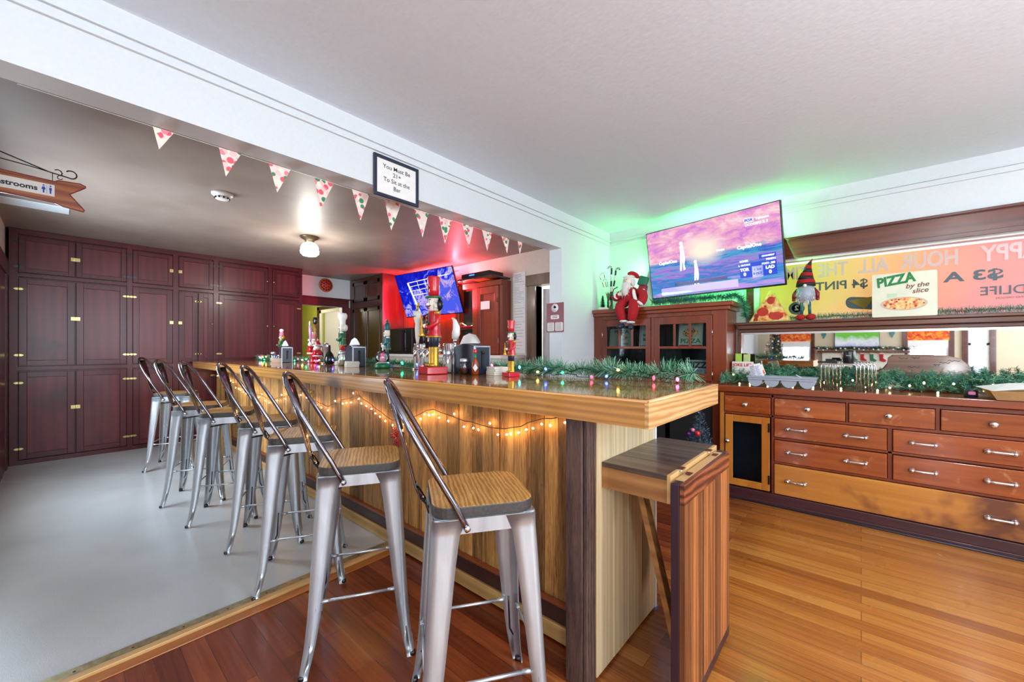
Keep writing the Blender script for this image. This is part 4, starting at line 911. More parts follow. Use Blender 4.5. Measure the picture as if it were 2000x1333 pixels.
def man(b, x, z, s):
    for pl in ([(-.02, .16), (.02, .17), (.03, .1), (-.02, .09)], [(-.02, .09), (.03, .1), (.035, .0), (-.03, .01)], [(-.03, .01), (.0, .0), (-.02, -.14), (-.045, -.14)], [(.0, .0), (.035, .0), (.02, -.07), (.03, -.13), (.0, -.14), (.0, -.07)]):
        b.prism([(x+p*s, z+q*s) for p, q in pl], XZ(-.0030), 0, .0004)
    b.prism([(x+.022*s*math.cos(k*PI/6), z+.19*s+.025*s*math.sin(k*PI/6)) for k in range(12)], XZ(-.0030), 0, .0004)
pm = glow('screen_pale', '#dcd4f0', .4); man(b, -.245, .02, .8); b.build('player_figure', pm, tv1); b = MB(5); man(b, -.12, -.16, .7); b.build('player_figure', pm, tv1)
tv2, w2_, h2_ = tv('television behind the bar showing a blue concert broadcast, red glow around it', (-4.95, 3.70, 2.061), 1.232, 6.8, 20.4, -.8, scr2(), '')
b = MB(6)
P0, P1, P2, P3 = (-.36, .20), (.52, .24), (.42, -.30), (-.26, -.31)
def ln(p, q, r): b.tube([(p[0], -.003, p[1]), (q[0], -.003, q[1])], r, 4)
ln(P0, P1, .006); ln(P0, P3, .016); ln((-.34, .14), (.1, .16), .004); ln((-.33, .07), (.1, .09), .004); ln((-.31, .0), (.0, .01), .005)
for x in (-.15, .02): ln((x, .21), (x+.01, .02), .003)
b.build('stage_outline', wt, tv2)
# LED strips glued behind the two sets: real emitters washing the wall
def led(nm, lab, loc, size, col, power, em, org):
    r = thing(nm, lab, 'LED strip', org)
    x0, x1, y, z = loc
    MB(1).box(x0, x1, y, y+.006, z-.004, z+.004).build('strip', glow('led_'+nm[:3]+lab[:5], em, 4), r)
    return r
led('led_strip', 'green LED strip along the top back of the large television', (-1.6, -.6, 4.13, 2.33), 0, 0, 0, '#30ff60', (-1.1, 4.13, 2.33))
lamp('green_led', 'AREA', (-1.1, 4.10, 2.36), 2.0, (.18, 1, .28), (1.15, .05), (math.radians(158), 0, 0))
lamp('green_led_low', 'AREA', (-1.1, 4.15, 1.80), 2.4, (.05, 1, .15), (1.1, .05), (math.radians(15), 0, 0))
lamp('green_led_side', 'AREA', (-1.72, 4.12, 2.08), 2.2, (.2, 1, .3), (.6, .04), (0, math.radians(110), 0))
lamp('green_led_side2', 'AREA', (-.46, 4.14, 2.08), .8, (.2, 1, .3), (.6, .04), (0, math.radians(-110), 0))
led('led_strip', 'red LED strip along the top back of the bar television', (-5.5, -4.4, 3.84, 2.36), 0, 0, 0, '#ff1030', (-4.95, 3.84, 2.36))
lamp('red_led', 'AREA', (-4.95, 3.86, 2.37), 11, (1, .06, .10), (1.2, .06), (math.radians(150), 0, 0))
lamp('red_led_low', 'AREA', (-4.95, 3.88, 1.80), 5, (1, .02, .04), (1.1, .05), (math.radians(30), 0, 0))
lamp('red_led_side', 'AREA', (-5.55, 3.80, 2.0), 9, (1, .02, .05), (.7, .04), (0, math.radians(100), 0))
lamp('red_led_side2', 'AREA', (-4.33, 3.78, 2.1), 10, (1, .10, .14), (.6, .04), (0, math.radians(-110), 0))
# ================================================================ header sign, bunting, restroom arrow
hs = thing('framed_sign', 'black framed age notice hanging on the white header above the bar', 'framed sign', (-2.19, 1.40, 2.27))
b = MB(1); x0, x1 = -2.195, -2.178; y0, y1, z0, z1 = 1.241, 1.559, 2.147, 2.396; f = .02
b.box(x0, x1, y0, y0+f, z0, z1); b.box(x0, x1, y1-f, y1, z0, z1); b.box(x0, x1, y0+f, y1-f, z0, z0+f); b.box(x0, x1, y0+f, y1-f, z1-f, z1); b.build('frame', M['navy'], hs, bevel=.003)
MB(1).box(-2.195, -2.186, y0+f, y1-f, z0+f, z1-f).build('notice_sheet', M['paper'], hs)
for s, z in (('You Must Be', 2.337), ('21+', 2.298), ('To Sit at the', 2.258), ('Bar', 2.215)): letters(s, .037, M['ink'], hs, (-2.1855, 1.40, z), (0, 1, 0), (0, 0, 1), .0004, .0002)
bu = thing('bunting', 'string of twelve fruit-print paper pennants under the header', 'bunting', (-2.345, 1.5, 2.205))
FL = [(.276, .347, .297, 2.109), (.516, .608, .545, 2.07), (.732, .84, .774, 2.058), (.964, 1.079, 1.002, 2.033), (1.189, 1.303, 1.246, 2.023), (1.409, 1.532, 1.462, 2.009), (1.641, 1.766, 1.713, 2.016), (1.856, 1.984, 1.917, 2.011), (2.085, 2.203, 2.158, 2.028), (2.303, 2.421, 2.366, 2.039), (2.539, 2.646, 2.616, 2.065), (2.756, 2.824, 2.788, 2.082)]
for k, (a, c, t, z) in enumerate(FL):
    tw = .006*math.sin(k*1.7)
    MB(k).add([(-2.347, a, 2.201), (-2.347+tw, c, 2.201), (-2.35, t, z), (-2.3485, a, 2.201), (-2.3485+tw, c, 2.201), (-2.3515, t, z)], [(0, 1, 2), (5, 4, 3), (0, 3, 4, 1), (1, 4, 5, 2), (2, 5, 3, 0)]).build('pennant', M['flag'], bu)
MB(1).tube([(-2.3478, -.1, 2.2015), (-2.3478, 1.5, 2.2005), (-2.3478, 3.0, 2.2015)], .0012, 4).build('string', M['white'], bu)
rs = thing('restroom_sign', 'wooden arrow restroom sign hanging from black scroll iron at far left', 'sign', (-3.4, -.1, 2.1))
ar = [(-.36, 2.168), (-.012, 2.156), (.002, 2.166), (.085, 2.172), (.107, 2.163), (.107, 2.156), (.044, 2.100), (.103, 2.022), (.098, 2.014), (.018, 2.024), (-.012, 2.037), (-.36, 2.05), (-.42, 2.11)]
MB(1).prism(ar, YZ(-3.405), 0, .018).build('arrow_board', wood('redwood_arrow', '#8c3c1a', '#c8743a', 'Y', .4, .3), rs, bevel=.002)
MB(1).tube([(-3.386, p, q) for p, q in ar], .0025, 6, closed=True).build('burnt_edge', M['dred'], rs)
MB(1).box(-3.3865, -3.3835, -.34, -.012, 2.070, 2.134).build('sign_plate', M['paper'], rs)
letters('Restrooms', .037, M['ink'], rs, (-3.383, -.073, 2.100), (0, 1, 0), (0, 0, 1), .0006, .0012, align='RIGHT')
b = MB(1)
for cy in (-.052, -.027):
    b.ball((-3.3825, cy, 2.123), (.001, .004, .004), 8)
    b.prism([(-.004, .115), (.004, .115), (.008 if cy < -.04 else .005, .1), (.003, .1), (.003, .082), (-.003, .082), (-.003, .1), (-.008 if cy < -.04 else -.005, .1)], lambda a, c, t: (-3.3835+t, cy+a, 2.0+c), 0, .001)
b.box(-3.3835, -3.3825, -.041, -.040, 2.08, 2.128); b.build('pictograms', M['inkb'], rs)
b = MB(1); hk = lambda cy, cz, r, a0, a1: [(-3.395, cy+r*math.cos(a0+(a1-a0)*k/10), cz+r*math.sin(a0+(a1-a0)*k/10)) for k in range(11)]
b.tube([(-3.395, -.355, 2.30), (-3.395, -.2, 2.258), (-3.395, -.03, 2.205), (-3.395, .04, 2.195)]+hk(.05, 2.215, .022, -PI/2, PI*.8), .0035, 6)
b.tube([(-3.395, -.355, 2.235), (-3.395, -.1, 2.215), (-3.395, .02, 2.198)]+[(-3.395, .0+.016*math.cos(t), 2.212+.016*math.sin(t)) for t in (-.6, 0, .8, 1.6, 2.4)], .003, 6)
b.tube([(-3.395, .0, 2.2)]+hk(.008, 2.186, .010, PI*.6, PI*1.9), .002, 6); b.box(-3.405, -3.385, -.358, -.350, 2.18, 2.34)
b.tube([(-3.395, -.02, 2.205), (-3.395, -.02, 2.157)], .0015, 4); b.tube([(-3.395, -.30, 2.225), (-3.395, -.30, 2.157)], .0015, 4)
b.build('scroll_bracket', M['blackm'], rs)
# ================================================================ garlands and fairy lights
def needles(b, path, r0, r1, n, w, seed, mats=1, droop=0, lean=.5, floor=None):
    """n needles per metre springing from a path"""
    R = random.Random(seed); P = [Vector(p) for p in path]
    for a, c in zip(P, P[1:]):
        seg = c-a; ln_ = seg.length; d = seg.normalized()
        u = d.cross(Vector((0, 0, 1))); u = u.normalized() if u.length > .01 else Vector((1, 0, 0)); v = u.cross(d)
        for _ in range(int(n*ln_+R.random())):
            p = a+seg*R.random(); t = R.uniform(0, 2*PI)
            q = (u*math.cos(t)+v*math.sin(t)+d*R.uniform(-lean, lean)).normalized()
            l = R.uniform(r0, r1); e = p+q*l; e.z -= droop*l
            if floor is not None and e.z < floor: e.z = floor+R.uniform(0, .004)
            s = q.cross(Vector((R.uniform(-1, 1), R.uniform(-1, 1), R.uniform(-1, 1)))).normalized()*w
            b.add([p-s, p+s, e+s*.5, e-s*.5], [(0, 1, 2, 3)], R.randrange(mats), R.random())
def bulb(root, p, m, r=.0055, name='bulb'):
    return MB(1).lathe([(0, -r*1.6), (r*.8, -r*.8), (r, 0), (r*.6, r*1.1), (0, r*1.6)], p, 8, 0, Matrix.Rotation(random.random()*2, 4, 'X')).build(name, m, root)
random.seed(11)
# tinsel garland along the back edge of the bar with coloured lights
g = thing('tinsel_garland', 'frosted green tinsel garland along the back edge of the bar', 'garland', (-3.4, 1.86, T))
pa = []
for k in range(121):
    x = -6.42+5.86*k/120; z = T+.030+.008*math.sin(k*.9)
    if x > -1.9: z = T+.040+.012*math.sin(k*2.1)
    pa.append((x, 1.86+.015*math.sin(k*.7), z))
b = MB(7); needles(b, [p for p in pa if p[0] < -1.6], .02, .05, 2400, .0016, 3, 2, floor=T+.001)
for a, c in zip(pa, pa[1:]):
    if a[0] >= -1.65:
        cl = .5+.5*math.sin(a[0]*17); needles(b, [a, c], .03+.012*cl, .055+.03*cl, 3200, .0014, int(a[0]*100)+900, 2, floor=T+.001)
b.build('tinsel', [M['tin_g'], M['tin_l']], g)['kind'] = 'stuff'
MB(1).tube(pa, .004, 5).build('core', M['wire'], g)
cl_ = thing('string_lights', 'multicoloured fairy lights tangled in the bar top garland', 'string lights', (-3.4, 1.80, T))
R = random.Random(5); cp = []; bulbs = []
for k in range(95):
    x = -6.2+5.6*k/94+R.uniform(-.02, .02); y = 1.80+R.uniform(-.03, .05); z = T+R.uniform(.012, .05)
    if x > -1.9 and R.random() < .55: y = 1.74+R.uniform(-.02, .03); z = T+.011
    cp.append((x, y, z))
    bulbs.append((x+R.uniform(-.01, .01), y-.012, z+.004))
MB(1).tube(cp, .0018, 4).build('cord', M['wire'], cl_)
for k, p in enumerate(bulbs):
  if R.random() < .5: bulb(cl_, p, M[R.choice(BULBS)], .0072)
# warm lights on the bar front
SP = [(-6.3, .90), (-6.05, .872), (-5.6, .80), (-5.1, .76), (-4.6, .74), (-4.39, .716), (-3.9, .80), (-3.6, .86), (-3.35, .80), (-3.09, .775), (-2.85, .85), (-2.62, .895), (-2.4, .83), (-2.2, .775), (-2.01, .81), (-1.85, .87), (-1.787, .885), (-1.65, .862), (-1.475, .849), (-1.35, .842), (-1.25, .848), (-1.15, .875), (-1.08, .906), (-.98, .93), (-.90, .942)]
wl_ = thing('string_lights', 'warm white fairy lights draped along the front of the bar', 'string lights', (-3.4, 1.37, .85))
cp = []; R = random.Random(9); bl_ = []
for (x0, z0), (x1, z1) in zip(SP, SP[1:]):
    m = max(2, int((x1-x0)/.05))
    for k in range(m):
        t = k/m; cp.append((x0+(x1-x0)*t, 1.377, z0+(z1-z0)*t+R.uniform(-.004, .004)))
cp.append((-.9, 1.377, .942)); MB(1).tube(cp, .0022, 5).build('cord', M['wire'], wl_)
dense = [p for k, p in enumerate(cp) if k % 2 == 0 or p[0] > -2.9]
for p in dense[:98]:
    dz = R.choice((-.03, -.024, .02, -.028)); q = (p[0]+R.uniform(-.015, .015), 1.372, p[2]+dz)
    bu_ = bulb(wl_, q, M['warm'], .0042)
MB(1).tube([(-2.66, 1.38, .895), (-2.66, 1.38, .975)], .0015, 4).build('lead', M['wire'], wl_)
# snowflake ornaments hung on the cladding
def flake(lab, x, z, r, m):
    t = thing('snowflake_ornament', lab, 'ornament', (x, 1.388, z), 'snowflake ornaments on the bar front'); b = MB(1)
    for k in range(6):
        a = k*PI/3; dx, dz = math.cos(a), math.sin(a)
        b.tube([(x, 1.384, z), (x+dx*r, 1.384, z+dz*r)], .004, 5)
        for q in (.4, .65, .85):
            for s in (-1, 1): a2 = a+s*.9; b.tube([(x+dx*r*q, 1.384, z+dz*r*q), (x+dx*r*q+math.cos(a2)*r*.28, 1.384, z+dz*r*q+math.sin(a2)*r*.28)], .003, 5)
    b.build('flake', m, t); MB(1).tube([(x, 1.386, z+r), (x, 1.388, .975)], .0008, 4).build('thread', M['white'], t)
flake('red glitter snowflake on the boards behind the nearest two stools', -2.166, .675, .062, M['red'])
flake('red glitter snowflake far along the bar by the fourth stool', -6.05, .777, .062, M['red'])
flake('gold glitter snowflake, lower of the two beside the third stool', -3.608, .657, .055, M['gold'])
flake('gold glitter snowflake, higher one under the bar edge', -3.45, .83, .055, M['gold'])
# ================================================================ table-top things on the bar
def dispenser(lab, x, y, rz):
    t = thing('napkin_dispenser', lab, 'napkin dispenser', (x, y, T), 'napkin dispensers on the bar', local=True); t.rotation_euler = (0, 0, rz)
    # local: narrow face towards +X, arched side towards -Y
    pr = [(-.125, .002), (.125, .002), (.125, .165)]+[(.125-.25*k/8, .165+.022*math.sin(PI*k/8)) for k in range(1, 8)]+[(-.125, .165)]
    MB(1).prism(pr, lambda a, c, q: (a, q, c), -.052, .052).build('housing', M['navy'], t, bevel=.004)
    b = MB(1); x0 = .1255
    b.box(x0, x0+.004, -.054, -.048, 0.002, .17); b.box(x0, x0+.004, .048, .054, 0.002, .17); b.box(x0, x0+.004, -.054, .054, .163, .172); b.box(x0-.01, x0+.004, -.056, -.0525, .0, .17)
    b.build('silver_edge', M['rim'], t)
    MB(1).box(x0-.002, x0+.006, -.008, .008, .04, .14).lathe([(0, 0), (.009, .002), (.009, .006), (0, .007)], (x0+.004, 0, .13), 10, 0, Matrix.Rotation(PI/2, 4, 'Y')).build('lock', M['blackm'], t)
    b = MB(1); b.add([(-.09, -.03, .178), (.03, -.03, .186), (.06, .02, .184), (-.05, .03, .18), (-.075, -.01, .235), (-.02, .0, .252), (.05, .0, .24), (.085, .02, .19)], [(0, 1, 5, 4), (1, 2, 6, 5), (2, 7, 6), (3, 2, 6, 5), (3, 5, 4, 0)], 0, .5, True)
    n_ = b.build('napkin', M['paper'], t); s = n_.modifiers.new('t', 'SOLIDIFY'); s.thickness = .001; s2 = n_.modifiers.new('s', 'SUBSURF'); s2.levels = s2.render_levels = 2
    return t
dispenser('blue-black napkin dispenser nearest on the bar, between the two red nutcrackers', -1.83, 1.70, math.radians(-10))
dispenser('middle blue-black napkin dispenser, beside the snow globe', -3.32, 1.71, math.radians(-12))
dispenser('farthest blue-black napkin dispenser, at the left end of the bar', -4.93, 1.71, math.radians(-12))
def shaker(lab, x, y, h=.145, r=.034, m='salt', lid='steel', fill=.6, name='glass_shaker', cat='shaker'):
    t = thing(name, lab, cat, (x, y, T), local=True)
    MB(1).lathe([(r*.8, .001), (r, .008), (r, h*.62), (r*.9, h*.72), (r*.78, h*.78)], n=20).build('jar', M['glass'], t)
    MB(1).lathe([(0, .004), (r*.9, .004), (r*.93, h*fill*.5), (r*.9, h*fill*.62), (0, h*fill*.65)], n=18).build('contents', M[m], t)
    MB(1).lathe([(r*.84, h*.76), (r*.88, h*.8), (r*.88, h*.92), (r*.6, h*.99), (0, h)], n=20).build('lid', M[lid], t)
    return t
shaker('tall glass cheese shaker in front of the big red nutcracker', -2.0, 1.655, .15, .034)
shaker('tall glass cheese shaker beside the middle napkin dispenser', -3.62, 1.735, .14, .036)
shaker('tall glass cheese shaker at the left end of the bar', -5.42, 1.74, .12, .034)
shaker('short pepper flake jar with steel lid, next to the nearest hot sauce', -1.812, 1.628, .098, .031, 'spice')
shaker('short pepper flake jar with steel lid by the middle dispenser', -3.52, 1.76, .09, .03, 'spice')
shaker('short dark pepper jar at the far left end of the bar', -5.30, 1.77, .085, .028, 'spice')
for k, (x, y) in enumerate(((-1.975, 1.705), (-1.915, 1.695))):
    t = thing('sugar_shaker', ('white' if not k else 'off-white')+' cylinder shaker between glass shaker and pepper jar, '+('left' if not k else 'right')+' one', 'shaker', (x, y, T), local=True)
    MB(1).lathe([(.024, .001), (.026, .004), (.026, .094), (.022, .098), (0, .098)], n=18).build('body', M['white'] if not k else M['cream'], t)
def sauce(lab, x, y):
    t = thing('hot_sauce_bottle', lab, 'hot sauce bottle', (x, y, T), 'hot sauce bottles', local=True)
    MB(1).lathe([(.018, .001), (.021, .004), (.021, .072), (.012, .09), (.009, .105)], n=16).build('bottle', M['amberg'], t)
    MB(1).lathe([(.0095, .098), (.0105, .1), (.0098, .128), (.0092, .128)], n=14).build('neck_wrap', M['greenp'], t)
    MB(1).lathe([(.0105, .128), (.0115, .13), (.0115, .148), (.009, .151), (0, .151)], n=14).build('cap', M['red'], t)
    MB(1).prism([(0, .020), (.020, .043), (0, .066), (-.020, .043)], lambda a, c, q: (a*.8+.010, -.0215-q+abs(a)*.1, c), 0, .001).build('diamond_label', M['paper'], t)
    t.rotation_euler = (0, 0, .4)
sauce('hot sauce bottle with red cap beside the nearest napkin dispenser', -1.715, 1.625)
sauce('hot sauce bottle with red cap beside the middle napkin dispenser', -3.42, 1.775)
def cards(lab, x, y, w, d, n, m, rz=0):
    t = thing('coaster_stack', lab, 'coaster stack', (x, y, T), local=True); t.rotation_euler = (0, 0, rz); R = random.Random(n)
    for k in range(n): MB(1).cbox((R.uniform(-.002, .002), R.uniform(-.002, .002), .0065+k*.0122), (w, d, .0115), rz=R.uniform(-.04, .04)).build('coaster', M[m], t, bevel=.001)
cards('stack of white coasters in front of the nearest napkin dispenser', -1.60, 1.70, .10, .10, 4, 'cream', -.3)
cards('stack of white coasters beside the middle napkin dispenser', -3.22, 1.80-.17, .11, .10, 4, 'cream', -.3)
cards('pinkish beige box of coasters at the left end of the bar', -4.93, 1.62, .13, .1, 4, 'beigep', -.3)
# nutcrackers
def nutcracker(lab, x, y, z, h, rz, P, prop=None, hatk='top', hair=True, beard=None):
    t = thing('nutcracker', lab, 'nutcracker figure', (x, y, z), local=True); t.rotation_euler = (0, 0, rz); s = h
    MB(1).box(-.125*s, .125*s, -.12*s, .1*s, .0008, .075*s).build('base', M[P['base']], t, bevel=.008*s)
    for q in (-1, 1):
        MB(1).lathe([(.036*s, .075*s), (.038*s, .09*s), (.034*s, .12*s), (.034*s, .26*s), (.037*s, .275*s)], (q*.042*s, 0, 0), 14).ball((q*.042*s, -.03*s, .09*s), (.034*s, .05*s, .02*s), 10).build('boot', M[P['boot']], t)
        MB(1).lathe([(.032*s, .275*s), (.036*s, .36*s), (.038*s, .40*s)], (q*.042*s, 0, 0), 14).build('trouser_leg', M[P['leg']], t)
    tb = MB(1).lathe([(.094*s, .372*s), (.098*s, .385*s), (.086*s, .42*s), (.078*s, .5*s), (.085*s, .58*s), (.088*s, .62*s), (.06*s, .645*s), (.03*s, .65*s)], n=22, sy=.75).build('coat', M[P['coat']], t)
    MB(1).prism([(-.028*s, .44*s), (.028*s, .44*s), (.034*s, .62*s), (-.034*s, .62*s)], lambda a, c, q: (a, -.062*s-q-.004*s*(c/s-.5), c), 0, .006*s).build('coat_front', M[P['front']], t)
    b = MB(1)
    for k in range(4): b.ball((0, -.073*s, .47*s+k*.04*s), .008*s, 8)
    b.lathe([(.099*s, .374*s), (.101*s, .38*s), (.098*s, .388*s)], n=22, sy=.75); b.lathe([(.080*s, .5*s), (.084*s, .508*s), (.08*s, .516*s)], n=22, sy=.76); b.build('gold_trim', M['gold'], t)
    for q in (-1, 1):
        MB(1).ball((q*.1*s, 0, .618*s), (.034*s, .036*s, .022*s), 12).build('epaulette', M[P.get('epa', 'gold')], t)
        MB(1).tube([(q*.1*s, 0, .61*s), (q*.112*s, -.01*s, .52*s), (q*.075*s, -.075*s, .47*s), (q*.035*s, -.1*s, .485*s)], [.027*s, .026*s, .023*s, .02*s], 10).build('arm', M[P['coat']], t)
        MB(1).ball((q*.03*s, -.108*s, .487*s), .022*s, 10).build('hand', M['skin' if P['base'] != 'white' else 'beigep'], t)
    hd = MB(1).lathe([(.03*s, .64*s), (.052*s, .655*s), (.058*s, .70*s), (.056*s, .765*s), (.05*s, .78*s)], n=20).build('head', M['skin'], t)
    MB(1).ball((0, -.062*s, .712*s), (.010*s, .020*s, .016*s), 8).build('nose', M['skin'], hd)
    b = MB(1); b.ball((-.024*s, -.053*s, .738*s), (.010*s, .005*s, .010*s), 8); b.ball((.024*s, -.053*s, .738*s), (.010*s, .005*s, .010*s), 8); b.build('eyes', M['white'], hd)
    b = MB(1)
    for q in (-1, 1): b.ball((q*.023*s, -.058*s, .737*s), (.005*s, .003*s, .006*s), 6); b.tube([(q*.012*s, -.056*s, .755*s), (q*.036*s, -.05*s, .757*s)], .004*s, 5); b.tube([(0, -.064*s, .69*s), (q*.022*s, -.062*s, .688*s), (q*.04*s, -.05*s, .70*s)], [.006*s, .007*s, .003*s], 6)
    b.build('painted_face', M['black'], hd); MB(1).box(-.018*s, .018*s, -.06*s, -.05*s, .662*s, .678*s).build('mouth', M['red'], hd)
    if hair:
        b = MB(2); R = random.Random(4)
        for k in range(700):
            a = R.uniform(-.5, PI+.5); zz = R.uniform(.66, .775)*s; c, d = math.cos(a), math.sin(a); r0 = .054*s; r1 = R.uniform(.085, .125)*s
            b.add([(c*r0, d*r0, zz), (c*r0+.006*s, d*r0, zz), (c*r1, d*r1*.9, zz-R.uniform(.0, .03)*s)], [(0, 1, 2)])
        b.ball((0, .045*s, .712*s), (.075*s, .05*s, .07*s), 14); b.build('hair', M[P.get('hair', 'black')], t)
    if beard: MB(1).ball((0, -.05*s, .665*s), (.04*s, .022*s, .04*s), 10).build('beard', M['whitef'], t)
    if hatk == 'top':
        MB(1).lathe([(.05*s, .775*s), (.085*s, .777*s), (.088*s, .785*s), (.085*s, .792*s), (.058*s, .795*s)], n=24).build('hat_brim', M[P['brim']], t)
        MB(1).lathe([(.052*s, .79*s), (.056*s, .86*s), (.066*s, .985*s), (.062*s, .998*s), (0, s)], n=24).build('hat', M[P['hat']], t)
        MB(1).prism([(0, -.02*s), (.018*s, 0), (0, .025*s), (-.018*s, 0)], lambda a, c, q: (a, -.063*s-q, .88*s+c), 0, .004*s).build('hat_badge', M['gold'], t)
    elif hatk == 'chef':
        MB(1).lathe([(.052*s, .77*s), (.056*s, .79*s), (.058*s, .86*s), (.082*s, .90*s), (.088*s, .95*s), (.07*s, .99*s), (0, s)], n=20).build('chef_hat', M['white'], t)
    elif hatk == 'bow':
        MB(1).lathe([(.056*s, .77*s), (.06*s, .80*s), (.055*s, .9*s), (.03*s, .93*s), (0, .935*s)], n=20).build('hat', M[P['hat']], t)
        MB(1).ball((0, 0, .965*s), (.03*s, .03*s, .035*s), 8).ball((.04*s, 0, .98*s), .022*s, 8).ball((-.04*s, 0, .98*s), .022*s, 8).build('bow', M['b_green'] if 0 else M['greenp'], t)
    else:
        MB(1).lathe([(.058*s, .765*s), (.062*s, .80*s), (.058*s, .83*s), (.05*s, .88*s), (0, .885*s)], n=18).build('hat', M[P['hat']], t)
        MB(1).ball((0, 0, .925*s), (.06*s, .06*s, .055*s), 12).build('hat_top', M[P.get('top', 'white')], t)
    if prop == 'horn': MB(1).lathe([(.008*s, .60*s), (.008*s, .50*s), (.012*s, .46*s), (.022*s, .415*s), (.04*s, .385*s), (.036*s, .383*s), (.0, .42*s)], (-.01*s, -.125*s, 0), 16).build('horn', M['gold'], t)
    if prop == 'staff': MB(1).tube([(.12*s, -.1*s, .08*s), (.12*s, -.1*s, .42*s)], .012*s, 8).ball((.12*s, -.1*s, .44*s), .035*s, 10).build('staff', M['white'], t)
    return t
RED = dict(base='red', boot='gold', leg='navy', coat='red', front='black', brim='greenp', hat='red')
nutcracker('tallest nutcracker, red top hat, holding a gold horn, on a red base', -1.985, 1.53, T, .60, math.radians(-15), RED, 'horn')
nutcracker('small red nutcracker with black hair beside the white coasters', -1.462, 1.66, T, .312, math.radians(-15), dict(RED, boot='gold'), 'horn')
nutcracker('chef nutcracker in a tall white hat and green coat', -3.74, 1.80, T, .50, math.radians(-35), dict(base='white', boot='white', leg='red', coat='greenp', front='red', brim='white', hat='white', epa='white', hair='whitef'), None, 'chef', True)
nutcracker('teal nutcracker with white collar and green bow on its hat', -2.955, 1.80, T, .40, math.radians(-25), dict(base='teal', boot='teal', leg='teal', coat='teal', front='teal', brim='teal', hat='teal', epa='white', hair='whitef'), 'staff', 'bow', False, 1)
nutcracker('farthest small nutcracker with pink and white cake hat', -5.38, 1.82, T, .41, math.radians(-35), dict(base='red', boot='red', leg='red', coat='greenp', front='gold', brim='pinkp', hat='pinkp', top='white', hair='gold'), None, 'cake')
def santa_mini(lab, x, y, h, rz, hatm='red'):
    t = thing('santa_figurine', lab, 'santa figurine', (x, y, T), local=True); t.rotation_euler = (0, 0, rz); s = h
    for q in (-1, 1):
        MB(1).lathe([(.0, .002*s), (.07*s, .004*s), (.075*s, .06*s), (.06*s, .10*s), (.065*s, .28*s)], (q*.08*s, 0, 0), 12).build('leg', M['red'], t)
        MB(1).ball((q*.2*s, -.03*s, .45*s), (.05*s, .05*s, .1*s), 10).build('arm', M['red'], t)
    MB(1).lathe([(.12*s, .26*s), (.17*s, .3*s), (.19*s, .42*s), (.16*s, .55*s), (.08*s, .6*s)], n=16).build('coat', M['red'], t)
    MB(1).lathe([(.185*s, .30*s), (.2*s, .32*s), (.185*s, .345*s)], n=16).build('belt', M['white'], t)
    hd = MB(1).ball((0, 0, .68*s), (.15*s, .14*s, .12*s), 14).build('head', M['skin'], t)
    MB(1).ball((0, -.14*s, .68*s), .02*s, 6).ball((-.06*s, -.13*s, .71*s), .014*s, 6).ball((.06*s, -.13*s, .71*s), .014*s, 6).build('painted_face', M['black'], hd)
    MB(1).ball((0, -.05*s, .62*s), (.17*s, .11*s, .09*s), 12).build('beard', M['whitef'], t)
    MB(1).lathe([(.16*s, .73*s), (.17*s, .76*s), (.15*s, .79*s)], n=16).ball((.07*s, 0, .985*s), .035*s, 8).build('hat_trim', M['white'], t)
    MB(1).lathe([(.15*s, .77*s), (.11*s, .86*s), (.06*s, .94*s), (.02*s, .975*s)], n=14).build('hat', M[hatm], t)
santa_mini('front small santa figurine in a red hat near the left end of the bar', -4.30, 1.80, .25, math.radians(-40))
santa_mini('back santa figurine in a pink hat, left of the red-hatted one', -4.50, 1.84, .33, math.radians(-40), 'pinkp')
# snow globe
sg = thing('snow_globe', 'snow globe with pink figure on a green base on the bar', 'snow globe', (-2.86, 1.70, T), local=True)
MB(1).lathe([(.055, .001), (.062, .01), (.058, .03), (.05, .04), (0, .042)], n=24).build('base', M['greenp'], sg)
MB(1).ball((0, 0, .085), .055, 24).build('dome', M['glass'], sg)
MB(1).ball((0, 0, .07), (.025, .02, .03), 10).ball((0, 0, .105), .018, 10).ball((.012, 0, .122), .01, 8).build('figure', M['pinkp'], sg)
MB(1).lathe([(0, .041), (.045, .043), (.03, .055), (0, .058)], n=18).build('snow', M['whitef'], sg)
# beer tower with handles
bt_ = thing('beer_tower', 'chrome beer tower with tap faucets standing on the bar', 'beer tower', (-2.35, 1.80, T))
b = MB(1)
for x in (-2.515, -2.165):
    b = MB(1); b.lathe([(.055, T+.001), (.055, T+.008), (.04, T+.012), (.04, 1.252), (.036, 1.26), (0, 1.26)], (x, 1.80, 0), 24)
    b.build('column', M['chrome'], bt_)
MB(1).tube([(-2.52, 1.80, 1.205), (-2.16, 1.80, 1.205)], .018, 14).build('cross_pipe', M['chrome'], bt_)
for k, x in enumerate((-2.45, -2.37, -2.30, -2.2, -2.03)):
    if k == 4: MB(1).tube([(-2.16, 1.80, 1.21), (-2.03, 1.80, 1.21)], .014, 12).build('side_arm', M['chrome'], bt_)
    MB(1).tube([(x, 1.80, 1.21), (x, 1.745, 1.215), (x, 1.725, 1.20), (x, 1.715, 1.165)], [.012, .012, .011, .008], 10).tube([(x, 1.745, 1.215), (x, 1.742, 1.262)], .007, 8).build('faucet', M['chrome'], bt_)
